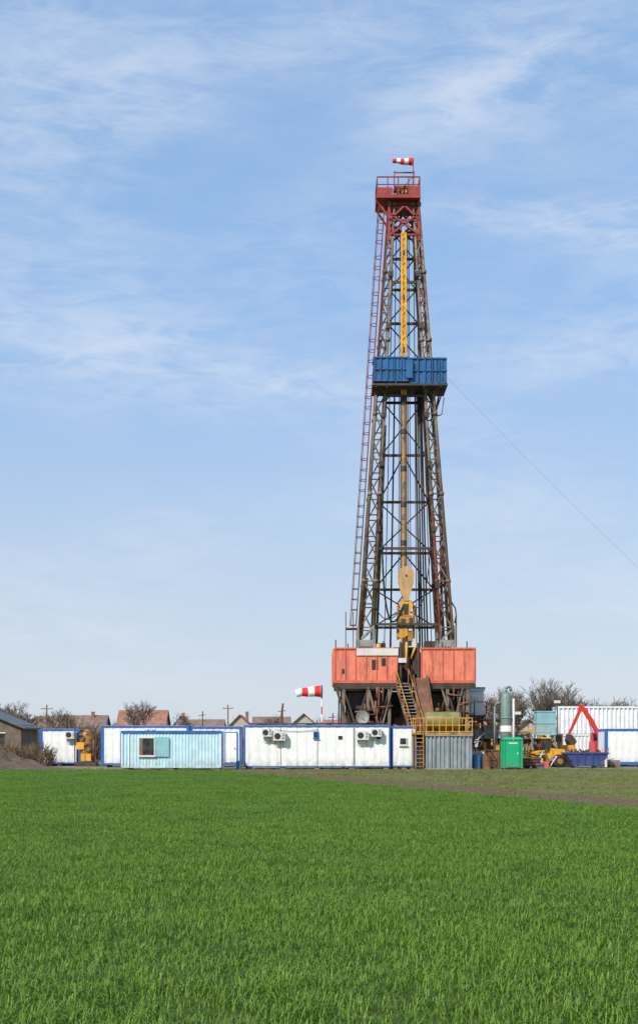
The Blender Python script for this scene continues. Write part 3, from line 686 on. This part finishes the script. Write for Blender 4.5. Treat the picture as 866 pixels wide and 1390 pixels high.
# compact yellow excavator
g=G('excavator',(17.4,93.2,0))
b=g('house',m_yel); b.bx(-0.8,0.9,-0.7,0.7,0.75,1.5); b.bx(-0.75,0.0,-0.7,0.1,1.5,2.3); g('cab_glass',m_glass).bx(-0.65,-0.1,-0.72,-0.702,1.6,2.2)
t=g('tracks',m_black)
for y in(-0.9,0.55): t.plate([(-1.0,0.05),(0.9,0.05),(1.1,0.3),(0.9,0.65),(-1.0,0.65),(-1.2,0.3)],y,y+0.35)
g('turntable',m_dsteel).bx(-0.5,0.5,-0.5,0.5,0.65,0.75)
a=g('boom',m_yel); a.beam((-0.6,0.3,1.3),(-1.6,0.3,2.7),0.18,0.25); a.beam((-1.6,0.3,2.7),(-2.6,0.3,2.3),0.15,0.22); a.beam((-2.6,0.3,2.35),(-2.7,0.3,1.2),0.13,0.18)
g('bucket',m_dsteel).plate([(-2.9,1.25),(-2.45,1.25),(-2.3,0.8),(-2.7,0.6),(-3.05,0.85)],0.05,0.55); g.done()
# pipe stack, crates, piles
g=G('pipe_stack',(12.75,82.6,0)); p=g('pipes',m_rust,True)
for k in range(3):
    for i in range(5-k): p.cyl((0,0.22*i+0.11*k,0.25+0.19*k),(1.3+U(-.2,.2),0.22*i+0.11*k,0.25+0.19*k),0.10,8)
g('sleepers',m_wood).bx(0.2,0.35,-0.2,1.1,0,0.14); g('sleepers',m_wood).bx(1.0,1.15,-0.2,1.1,0,0.14); g.done()
for X,Y,w_,h in((10.4,84.8,0.9,0.9),(19.4,86.5,0.7,0.5)):
    g=G('wooden_crate',(X,Y,0),U(-0.2,0.2)); c=g('slats',m_wood)
    n=4
    for i in range(n):
        z=0.02+h*i/n; c.bx(0,w_,0,0.03,z,z+h/n*0.8); c.bx(0,w_,w_-0.03,w_,z,z+h/n*0.8); c.bx(-0.003,0.027,0.03,w_-0.03,z,z+h/n*0.8); c.bx(w_-0.03,w_,0.031,w_-0.031,z,z+h/n*0.8)
    c.bx(0.03,w_-0.03,0.03,w_-0.03,0.02,h*0.5); g.done()
def pile(X,Y,wx,wy,hz,n):
    g=G('machine_parts_pile',(X,Y,0))
    for i in range(n):
        m_=random.choice([('parts_rust',m_rust),('parts_steel',m_gsteel),('parts_white',m_offw),('parts_yellow',m_yel),('parts_orange',m_orange_d),('parts_dark',m_dsteel),('parts_blue',m_blue)])
        x=U(0,wx); y=U(0,wy); z=U(0,hz); b=g(*m_)
        if R()<0.5: b.beam((x,y,z),(x+U(-.8,.8),y+U(-.4,.4),z+U(-.1,.8)),U(0.04,0.14))
        elif R()<0.5: b.cyl((x,y,max(0,z-0.4)),(x,y,z+0.2),U(0.08,0.22),12)
        else: q=U(0.1,0.4); b.bx(x,x+q,y,y+q,0.0 if z<0.5 else z-0.3,z+q)
    g.done()
pile(10.2,86,3.4,2.5,1.9,95); pile(13.4,89.4,4.2,1.2,1.5,55); pile(18.9,88.5,0.9,1.0,0.8,14); pile(12.9,84.9,2.6,0.8,0.5,22)
for X,Y,h in((10.6,88.8,4.6),(13.6,89,3.6),(17.6,96,4.6)):
    g=G('slim_mast_pole',(X,Y,0)); g('pole',m_dsteel).cyl((0,0,0),(0.05,0,h),0.04,6); g('lamp',m_offw).bx(-0.2,0.25,-0.15,0.1,h,h+0.2); g.done()
# satellite dish
g=G('satellite_dish',(2.75,82.3,0)); d=g('reflector',m_gsteel,True)
d.lathe((0,0,3.3),[(0.42,-0.12),(0.36,-0.05),(0.22,0.02),(0.05,0.05)],20,'Y'); g('mast',m_gsteel).cyl((0,0.1,2.77),(0,0.08,3.4),0.04); g('feed_arm',m_gsteel).beam((0,0.0,3.1),(0.0,-0.4,3.35),0.03); g.done()
# windsock on pole
g=G('windsock',(0.18,83.5,0))
g('pole',m_bred).cyl((0,0,0),(0,0,5.35),0.04,8)
for zz in(1,2,3,4): g('pole_bands',m_sockw).cyl((0,0,zz),(0,0,zz+0.5),0.043,8)
sock(g,(-0.06,0,4.98),1.6,0.37,0.24,4,0.12); g('ring',m_gsteel).cyl((-0.04,0,4.98),(-0.08,0,4.98),0.38,14); g('swivel_bar',m_gsteel).cyl((0,0,4.62),(0,0,5.38),0.055,8)
g.done()
for X,Y,h in((-2.4,84,4.0),(0.85,84,3.6),(-8.3,92,3.9)):
    g=G('slim_mast_pole',(X,Y,0)); g('pole',m_dsteel).cyl((0,0,0),(0.05,0,h),0.035,6); g('arm',m_dsteel).cyl((-0.25,0,h-0.3),(0.25,0,h-0.25),0.025,5); g.done()
g=G('leaning_wooden_post',(-3.0,90,0)); g('post',m_rust).beam((0,0,0),(0.5,0,4.4),0.14); g('brace',m_rust).beam((0.9,0,0),(0.4,0,3.3),0.08); g.done()

# ---------------------------------------------------------------- houses
def house(X0,X1,Y,ridge,eave,roofm,depth=9,gable=False,chim=True,name='village_house',wallm=None):
    g=G(name,(X0,Y,0)); L=X1-X0; w=g('walls',wallm or m_plaster); r=g('roof',roofm); o=0.4
    if not gable:
        w.bx(0,L,0,depth,0,eave)
        w.add([(0,0,eave),(0,depth,eave),(0,depth/2,ridge-0.15)],[(0,1,2)]); w.add([(L,0,eave),(L,depth,eave),(L,depth/2,ridge-0.15)],[(0,2,1)])
        for s,y0 in((1,-o),(-1,depth+o)):
            r.add([(-o,y0,eave-0.2),(L+o,y0,eave-0.2),(L+o,depth/2,ridge),(-o,depth/2,ridge),(-o,y0,eave-0.32),(L+o,y0,eave-0.32),(L+o,depth/2,ridge-0.13),(-o,depth/2,ridge-0.13)],[(0,1,2,3),(7,6,5,4),(0,4,5,1),(0,3,7,4),(1,5,6,2)])
    else:
        w.bx(0,L,0,depth,0,eave); w.add([(0,0,eave),(L,0,eave),(L/2,0,ridge-0.15)],[(0,1,2)])
        for x0 in(-o,L+o):
            r.add([(x0,-o,eave-0.2),(x0,depth+o,eave-0.2),(L/2,depth+o,ridge),(L/2,-o,ridge),(x0,-o,eave-0.34),(x0,depth+o,eave-0.34),(L/2,depth+o,ridge-0.14),(L/2,-o,ridge-0.14)],[(0,1,2,3),(7,6,5,4),(0,4,5,1),(0,3,7,4),(1,5,6,2)])
    k=max(1,int(L/2.6))
    for i in range(k):
        x=L*(i+0.5)/k; g('window_glass',m_glass).bx(x-0.45,x+0.45,-0.03,-0.005,1.1,2.4); g('window_frame',m_offw).bx(x-0.55,x+0.55,-0.07,-0.031,0.95,1.09); g('window_frame',m_offw).bx(x-0.55,x+0.55,-0.07,-0.031,2.41,2.5)
    if chim and R()<0.6:
        x=L*U(0.3,0.7); g('chimney',m_roof1).bx(x,x+0.5,depth/2-0.8,depth/2-0.2,ridge-1.2,ridge+0.5); g('chimney_cap',m_plaster).bx(x-0.06,x+0.56,depth/2-0.86,depth/2-0.14,ridge+0.5,ridge+0.6)
    g.done()
for a in((-50,-41,225,6.4,3.4,m_roof2,9,False),(-44,-36,215,6.3,3.4,m_roof2,9,False),(-33,-25.5,212,7.1,3.6,m_roof1,9,False),(-26.5,-22,228,6.4,3.4,m_roof2,8,True),
         (-22.5,-15.5,205,5.4,3.0,m_roof2,8,False),(-16.2,-10.5,218,6.4,3.3,m_roof1,9,True),(-10.5,-5,208,5.9,3.2,m_roof2,9,False),(-6,0.8,222,6.7,3.6,m_roof2,9,True),(0.5,9,214,5.5,3.0,m_roof1,9,False),
         (22,31,230,6.2,3.4,m_roof1,9,False),(33,39,222,5.6,3.0,m_roof2,9,True),(41,52,226,6.0,3.2,m_roof2,9,False),(52,62,218,6.2,3.2,m_roof1,9,False),(-62,-53,220,6.5,3.2,m_roof1,9,False),(-76,-66,226,6.5,3.2,m_roof2,9,True),(66,76,225,6.5,3.2,m_roof2,9,False)):
    house(*a)
house(-31,-23.9,104,4.5,3.1,m_roof3,6,True,False,'farm_shed',m_shedw)
for X,Y,h in((-15.8,225,8.2),(-42,200,7.5),(42,215,8.0)):
    g=G('utility_pole',(X,Y,0)); g('pole',m_wood).cyl((0,0,0),(0,0,h),0.16,8,0.11); g('crossarm',m_wood).bx(-0.9,0.9,-0.08,0.08,h-0.7,h-0.55)
    for x in(-0.8,0,0.8): g('insulators',m_offw).cyl((x,0,h-0.55),(x,0,h-0.3),0.07,6)
    g.done()

# ---------------------------------------------------------------- trees
def tree(X,Y,h,seed,name='bare_tree',spread=0.55):
    random.seed(seed); b=B()
    def grow(p,d,l,r,lev):
        n=3 if lev<3 else 2; q=p
        r=max(r,0.016)
        for i in range(n):
            d=(d+Vector((U(-.16,.16),U(-.16,.16),U(-.05,.12)))).normalized(); q2=q+d*l/n
            b.cyl(q,q2,r*(1-0.35*i/n),5 if lev<2 else 3,r*(1-0.35*(i+1)/n),caps=False)
            q=q2
            if lev<6 and lev>0 and i<n-1 and R()<0.85: 
                dd=(d+Vector((U(-1,1),U(-1,1),U(-.1,.6)))*0.9).normalized(); grow(q,dd,l*0.6,r*0.5,lev+1)
        if lev<6:
            for k in range(3 if lev<3 else 2):
                a=U(0,6.28); dd=(d+Vector((math.cos(a),math.sin(a),U(-.1,.35)))*spread*U(0.7,1.4)).normalized()
                grow(q,dd,l*U(0.62,0.8),r*0.62,lev+1)
    grow(Vector((0,0,0)),Vector((0,0,1)),h*0.27,h*0.018+0.03,0)
    mx=max(v[2] for v in b.v); s=h/mx
    b.v=[(x*s,y*s,z*s) for x,y,z in b.v]
    mk(name,b,m_bark,False,(X,Y,0))
for i,(X,Y,h) in enumerate(((20.3,152,8.3),(22.8,150,7.8),(26.8,150,9.4),(29.5,158,7.6),(36.5,165,7.6),(41,170,7.0),(-27.5,190,8.0),(-40.5,170,7.4),(-44,150,6.4),(17.8,168,7.0),(46,160,7.5),(-52,160,8),
    (-36,180,6.6),(-33.5,178,5.8),(-20,185,6.0),(-7,180,5.6),(24.6,165,8.4),(32.5,170,6.6),(25.2,148,8.0),(21.4,160,8.6),(28.2,152,8.6),(38.5,158,7.4),(34.0,150,6.4),(-37.5,140,6.0),(-31.5,135,5.2))): tree(X,Y,h,100+i)
random.seed(5)
def shrubs(name,n,xr,yr,hr,tw,wid=1.6):
    b=B()
    for i in range(n):
        X=U(*xr); Y=U(*yr); h=U(*hr); w=h*0.5*wid/1.6
        for k in range(tw):
            a=U(0,6.28); rr=w*math.sqrt(R()); x=X+rr*math.cos(a); y=Y+rr*math.sin(a)*0.6
            z0=U(0,0.75)*h*(1-rr/w*0.4); l=U(0.12,0.4)*h; d=Vector((math.cos(a)*0.5+U(-.4,.4),U(-.4,.4),1)).normalized()*l
            t=0.010*h+0.006
            b.add([(x-t,y,z0),(x+t,y,z0),(x+d.x,y+d.y,z0+d.z)],[(0,1,2)]); b.add([(x,y-t,z0),(x,y+t,z0),(x+d.x,y+d.y,z0+d.z)],[(0,1,2)])
    mk(name,b,m_twig)
shrubs('distant_treeline',190,(-110,110),(245,300),(4.5,8.5),150)
shrubs('hedge_row',85,(-70,60),(180,200),(2.8,5.4),150)
shrubs('roadside_shrubs',34,(-34,-20.5),(112,130),(2.2,4.4),300)
shrubs('mound_brush',50,(-30,-18.9),(85,92),(1.2,2.4),200)
shrubs('dry_weeds',34,(12,26),(104,112),(1.0,2.4),110)

# soil mound on the left
b=B(); nx,ny=110,50
def moundh(X,Y):
    e=math.exp(-((X+25.3)/6.6)**4)*math.exp(-((Y-82.0)/3.2)**2)*2.0
    n=mnoise.fractal(Vector((X*0.7,Y*0.7,1)),1.0,2.0,5)
    return max(-0.1,e*(0.9+0.35*n)+0.12*n*e-0.03)
for j in range(ny+1):
    for i in range(nx+1):
        X=-36+20*i/nx; Y=76.8+11*j/ny; b.v.append((X,Y,moundh(X,Y)))
for j in range(ny):
    for i in range(nx):
        a=j*(nx+1)+i; b.f.append((a,a+1,a+nx+2,a+nx+1))
mk('soil_mound',b,m_soil,True)

# ---------------------------------------------------------------- ground
m_ground,nt=newmat('ground_soil_and_turf')
out=N(nt,'ShaderNodeOutputMaterial'); bs=N(nt,'ShaderNodeBsdfPrincipled'); nt.links.new(bs.outputs[0],out.inputs[0])
pos=N(nt,'ShaderNodeNewGeometry').outputs['Position']
sp=N(nt,'ShaderNodeSeparateXYZ'); nt.links.new(pos,sp.inputs[0])
X=sp.outputs[0]; Y=sp.outputs[1]
d=M(nt,'ADD',M(nt,'MULTIPLY',M(nt,'SUBTRACT',X,8.0),0.953),M(nt,'MULTIPLY',M(nt,'SUBTRACT',Y,32.5),0.302))
nz=NOISE(nt,pos,0.6,5,0.6); fine=NOISE(nt,pos,5.0,6,0.65)
d2=M(nt,'ADD',d,M(nt,'MULTIPLY',M(nt,'SUBTRACT',nz,0.5),2.4))
soil=MIX(nt,MR(nt,fine,0.3,0.7),(0.095,0.066,0.036),(0.17,0.125,0.075))
turf=MIX(nt,MR(nt,fine,0.3,0.7),(0.10,0.115,0.03),(0.19,0.18,0.065))
wheatsoil=MIX(nt,MR(nt,fine,0.3,0.7),(0.04,0.07,0.015),(0.08,0.11,0.03))
gravel=MIX(nt,MR(nt,fine,0.3,0.7),(0.16,0.13,0.085),(0.27,0.23,0.165))
c=MIX(nt,MR(nt,d2,-0.4,0.2),wheatsoil,soil)
c=MIX(nt,MR(nt,NOISE(nt,pos,1.7,5,0.65),0.52,0.64,0,0.5),c,turf)
c=MIX(nt,MR(nt,d2,2.7,3.8),c,turf)
patch=MR(nt,NOISE(nt,pos,0.35,5,0.6),0.52,0.62,0,0.7)
c=MIX(nt,M(nt,'MULTIPLY',patch,MR(nt,d2,3.5,4.5)),c,soil)
nY=M(nt,'ADD',Y,M(nt,'MULTIPLY',M(nt,'SUBTRACT',nz,0.5),5.0))
c=MIX(nt,MR(nt,nY,75.0,77.0),c,turf)
site=M(nt,'MULTIPLY',MR(nt,nY,79.5,82.0),MR(nt,nY,108,116,1,0))
c=MIX(nt,site,c,gravel)
c=MIX(nt,MR(nt,Y,120,150),c,MIX(nt,MR(nt,NOISE(nt,pos,0.02,3),0.4,0.6),(0.11,0.12,0.05),(0.16,0.13,0.09)))
nt.links.new(c,bs.inputs['Base Color']); bs.inputs['Roughness'].default_value=1.0; bs.inputs['Specular IOR Level'].default_value=0.1
bp=N(nt,'ShaderNodeBump'); bp.inputs['Strength'].default_value=0.8; bp.inputs['Distance'].default_value=0.06
nt.links.new(fine,bp.inputs['Height']); nt.links.new(bp.outputs[0],bs.inputs['Normal'])
b=B(); b.add([(-3000,-300,0),(3000,-300,0),(3000,5000,0),(-3000,5000,0)],[(0,1,2,3)]); mk('ground',b,m_ground)

# ---------------------------------------------------------------- grass
def blade_mat(name,c1,c2,c3,c4,trans=0.35):
    m,nt=newmat(name)
    out=N(nt,'ShaderNodeOutputMaterial'); bs=N(nt,'ShaderNodeBsdfPrincipled')
    gm=N(nt,'ShaderNodeNewGeometry'); ri=gm.outputs['Random Per Island']; pos=gm.outputs['Position']
    c=MIX(nt,ri,c1,c2)
    c=MIX(nt,MR(nt,NOISE(nt,pos,0.28,2,0.6),0.40,0.62,0,0.7),c,c3)
    c=MIX(nt,MR(nt,NOISE(nt,pos,0.9,2,0.6),0.52,0.70,0,0.6),c,c4)
    nt.links.new(c,bs.inputs['Base Color']); bs.inputs['Roughness'].default_value=0.5
    bs.inputs['Specular IOR Level'].default_value=0.3
    tr=N(nt,'ShaderNodeBsdfTranslucent'); nt.links.new(c,tr.inputs[0])
    mx=N(nt,'ShaderNodeMixShader'); mx.inputs[0].default_value=trans
    nt.links.new(bs.outputs[0],mx.inputs[1]); nt.links.new(tr.outputs[0],mx.inputs[2]); nt.links.new(mx.outputs[0],out.inputs[0])
    return m
m_wheat=blade_mat('young_wheat_blades',(0.075,0.16,0.014),(0.205,0.335,0.04),(0.165,0.28,0.03),(0.075,0.165,0.016),0.28)
m_mead=blade_mat('meadow_blades',(0.14,0.17,0.04),(0.28,0.26,0.10),(0.12,0.18,0.03),(0.22,0.18,0.08),0.2)
def tuft(name,n,rad,h0,h1,wid,mat,lean=0.5):
    b=B()
    for i in range(n):
        x=U(-rad,rad); y=U(-rad,rad)
        h=U(h0,h1); fa=U(0,6.283); f=Vector((math.cos(fa),math.sin(fa),0)); s=Vector((-f.y,f.x,0)); w=wid*U(0.7,1.2)/2
        L=lean*U(0.2,1.2)*h
        ps=[Vector((x,y,-0.01)),Vector((x,y,h*0.55))+f*L*0.25,Vector((x,y,h*0.9))+f*L*0.7,Vector((x,y,h*(1.0-0.25*R())))+f*L*1.2]
        vs=[ps[0]-s*w*0.7,ps[0]+s*w*0.7,ps[1]-s*w,ps[1]+s*w,ps[2]-s*w*0.75,ps[2]+s*w*0.75,ps[3]]
        b.add(vs,[(0,1,3,2),(2,3,5,4),(4,5,6)])
    me=bpy.data.meshes.new(name); me.from_pydata(b.v,[],b.f); me.materials.append(mat)
    for p in me.polygons: p.use_smooth=True
    return bpy.data.objects.new(name,me)
def scatter(name,pts,rots,scs,objs):
    col=bpy.data.collections.new(name+'_tufts')
    for o in objs: col.objects.link(o)
    me=bpy.data.meshes.new(name); me.from_pydata(pts,[],[])
    a=me.attributes.new('rot','FLOAT_VECTOR','POINT'); a.data.foreach_set('vector',[q for r in rots for q in r])
    a=me.attributes.new('sc','FLOAT_VECTOR','POINT'); a.data.foreach_set('vector',[q for r in scs for q in r])
    a=me.attributes.new('idx','INT','POINT'); a.data.foreach_set('value',[random.randrange(len(objs)) for _ in pts])
    ob=bpy.data.objects.new(name,me); scene.collection.objects.link(ob)
    ng=bpy.data.node_groups.new(name,'GeometryNodeTree')
    ng.interface.new_socket('Geometry',in_out='INPUT',socket_type='NodeSocketGeometry'); ng.interface.new_socket('Geometry',in_out='OUTPUT',socket_type='NodeSocketGeometry')
    gi=ng.nodes.new('NodeGroupInput'); go=ng.nodes.new('NodeGroupOutput'); ip=ng.nodes.new('GeometryNodeInstanceOnPoints'); ci=ng.nodes.new('GeometryNodeCollectionInfo')
    ci.inputs['Collection'].default_value=col; ci.inputs['Separate Children'].default_value=True; ci.inputs['Reset Children'].default_value=True
    def at(n,t):
        x=ng.nodes.new('GeometryNodeInputNamedAttribute'); x.data_type=t; x.inputs['Name'].default_value=n
        return next(o for o in x.outputs if o.enabled and o.name=='Attribute')
    ng.links.new(gi.outputs[0],ip.inputs['Points']); ng.links.new(ci.outputs[0],ip.inputs['Instance'])
    ip.inputs['Pick Instance'].default_value=True
    ng.links.new(at('idx','INT'),ip.inputs['Instance Index']); ng.links.new(at('rot','FLOAT_VECTOR'),ip.inputs['Rotation']); ng.links.new(at('sc','FLOAT_VECTOR'),ip.inputs['Scale'])
    ng.links.new(ip.outputs[0],go.inputs[0])
    md=ob.modifiers.new('scatter','NODES'); md.node_group=ng
random.seed(11)
def dline(x,y): return (x-8.0)*0.953+(y-32.5)*0.302+(mnoise.noise(Vector((x*0.8,y*0.8,0))))*0.5
pts=[];rots=[];scs=[]
y=5.5
while y<76.8:
    step=0.42
    xm=0.26*y+3.5; x=-xm-1.0
    while x<xm:
        px=x+U(-.5,.5)*step*0.7; py=y+U(-.5,.5)*step*0.7
        if dline(px,py)<-0.2 and py<76.2+mnoise.noise(Vector((px*0.5,0,3)))*1.2:
            n=mnoise.noise(Vector((px*0.45,py*0.45,0)))+0.7*mnoise.noise(Vector((px*1.6,py*1.6,5)))
            s=U(0.9,1.15); pts.append((px,py,0)); rots.append((0,0,U(0,6.28))); scs.append((s,s,U(0.75,1.2)*(1+0.40*n)))
        x+=step
    y+=step
scatter('wheat_field',pts,rots,scs,[tuft('wheat_tuft',230,0.29,0.045,0.10,0.0075,m_wheat,1.0) for _ in range(9)])
nw=len(pts)
pts=[];rots=[];scs=[]
y=30
while y<83:
    step=0.36; x=-0.27*y-5
    while x<0.27*y+6:
        px=x+U(-.5,.5)*step*1.5; py=y+U(-.5,.5)*step*1.5; dd=dline(px,py)
        dens=0
        if dd>3.0: dens=0.35+0.9*mnoise.noise(Vector((px*0.35,py*0.35,9)))
        elif dd>0.2: dens=0.06+0.35*mnoise.noise(Vector((px*0.8,py*0.8,4)))
        if py>76.3: dens=max(dens,0.6)
        if py>79: dens*=0.4
        if R()<dens:
            s=U(0.5,1.3); pts.append((px,py,0)); rots.append((U(-.2,.2),U(-.2,.2),U(0,6.28))); scs.append((s,s,s*0.8))
        x+=step
    y+=step
scatter('meadow_grass',pts,rots,scs,[tuft('meadow_tuft',60,0.2,0.03,0.10,0.008,m_mead,0.9) for _ in range(6)])

# ---------------------------------------------------------------- sky + sun
EL=math.radians(40); AZ=math.radians(216)
w=bpy.data.worlds.new('World'); scene.world=w; w.use_nodes=True; nt=w.node_tree; nt.nodes.clear()
out=N(nt,'ShaderNodeOutputWorld'); sky=N(nt,'ShaderNodeTexSky'); sky.sky_type='NISHITA'; sky.sun_disc=False
sky.sun_elevation=EL; sky.sun_rotation=AZ; sky.air_density=1.0; sky.dust_density=0.5; sky.ozone_density=2.0; sky.altitude=100
bg=N(nt,'ShaderNodeBackground'); bg.inputs[1].default_value=0.14; nt.links.new(sky.outputs[0],bg.inputs[0])
tc=N(nt,'ShaderNodeTexCoord').outputs['Generated']; sp=N(nt,'ShaderNodeSeparateXYZ'); nt.links.new(tc,sp.inputs[0])
az=M(nt,'ARCTAN2',sp.outputs[0],sp.outputs[1]); el=M(nt,'ARCSINE',sp.outputs[2])
cb=N(nt,'ShaderNodeCombineXYZ'); nt.links.new(az,cb.inputs[0]); nt.links.new(el,cb.inputs[1]); v=cb.outputs[0]
n1=NOISE(nt,v,1.0,5,0.58,0.8,mapscale=(6,19,1),rot=(0,0,-0.30))
n2=NOISE(nt,v,1.0,1,0.5,0.0,mapscale=(3.2,8,1),rot=(0,0,0.2))
n3=NOISE(nt,v,1.0,5,0.66,0.6,mapscale=(18,66,1),rot=(0,0,-0.25))
def band(a0,e0,sa,se,rot):
    da=M(nt,'SUBTRACT',az,a0); de=M(nt,'SUBTRACT',el,e0); c_,s_=math.cos(rot),math.sin(rot)
    p=M(nt,'DIVIDE',M(nt,'ADD',M(nt,'MULTIPLY',da,c_),M(nt,'MULTIPLY',de,s_)),sa)
    q=M(nt,'DIVIDE',M(nt,'SUBTRACT',M(nt,'MULTIPLY',de,c_),M(nt,'MULTIPLY',da,s_)),se)
    return M(nt,'POWER',2.718,M(nt,'MULTIPLY',M(nt,'ADD',M(nt,'MULTIPLY',p,p),M(nt,'MULTIPLY',q,q)),-1.0))
bands=None
for amp,*bb in ((1.0,0.20,0.375,0.11,0.013,-0.12),(0.8,-0.13,0.283,0.15,0.026,-0.05),(0.42,0.10,0.455,0.12,0.028,0.55),(0.45,-0.17,0.46,0.13,0.04,0.3),(0.5,-0.02,0.265,0.06,0.016,0.0),(0.35,0.18,0.485,0.12,0.022,0.25),(0.55,0.2,0.285,0.09,0.02,0.1)):
    t=M(nt,'MULTIPLY',band(*bb),amp); bands=t if bands is None else M(nt,'ADD',bands,t)
tex=MR(nt,M(nt,'ADD',M(nt,'MULTIPLY',n1,0.5),M(nt,'MULTIPLY',n3,0.5)),0.33,0.72)
cl=M(nt,'MULTIPLY',tex,M(nt,'ADD',M(nt,'MULTIPLY',MR(nt,n2,0.35,0.65),0.42),M(nt,'MULTIPLY',bands,1.0)))
cl=M(nt,'SUBTRACT',1.0,M(nt,'POWER',2.718,M(nt,'MULTIPLY',cl,-1.15)))
hz=MIX(nt,MR(nt,el,0.0,0.36),(0.60,0.67,0.78),(0.335,0.555,0.90))
hb=N(nt,'ShaderNodeBackground'); nt.links.new(hz,hb.inputs[0]); hb.inputs[1].default_value=1.0
mh=N(nt,'ShaderNodeMixShader'); nt.links.new(MR(nt,el,0.0,0.5,0.85,0.68),mh.inputs[0]); nt.links.new(bg.outputs[0],mh.inputs[1]); nt.links.new(hb.outputs[0],mh.inputs[2])
bg2=N(nt,'ShaderNodeBackground'); bg2.inputs[0].default_value=(0.76,0.82,0.93,1); bg2.inputs[1].default_value=1.0
mx=N(nt,'ShaderNodeMixShader'); nt.links.new(cl,mx.inputs[0]); nt.links.new(mh.outputs[0],mx.inputs[1]); nt.links.new(bg2.outputs[0],mx.inputs[2]); nt.links.new(mx.outputs[0],out.inputs[0])
try: w.cycles.sampling_method='MANUAL'; w.cycles.sample_map_resolution=512
except Exception: pass
sl=bpy.data.lights.new('sun','SUN'); sl.energy=4.8; sl.angle=math.radians(0.5); sl.color=(1,0.95,0.86)
so=bpy.data.objects.new('sun',sl); scene.collection.objects.link(so)
sd=Vector((math.sin(AZ)*math.cos(EL),math.cos(AZ)*math.cos(EL),math.sin(EL)))
so.rotation_euler=sd.to_track_quat('Z','Y').to_euler(); so.location=(-20,-20,60)

cam=bpy.data.cameras.new('camera'); co=bpy.data.objects.new('camera',cam); scene.collection.objects.link(co)
co.location=(0,0,1.7); co.rotation_euler=(math.radians(90),0,0)
cam.sensor_fit='HORIZONTAL'; cam.sensor_width=36; cam.lens=36*1760/866; cam.shift_y=313/866
cam.clip_end=8000; cam.clip_start=0.1
scene.camera=co
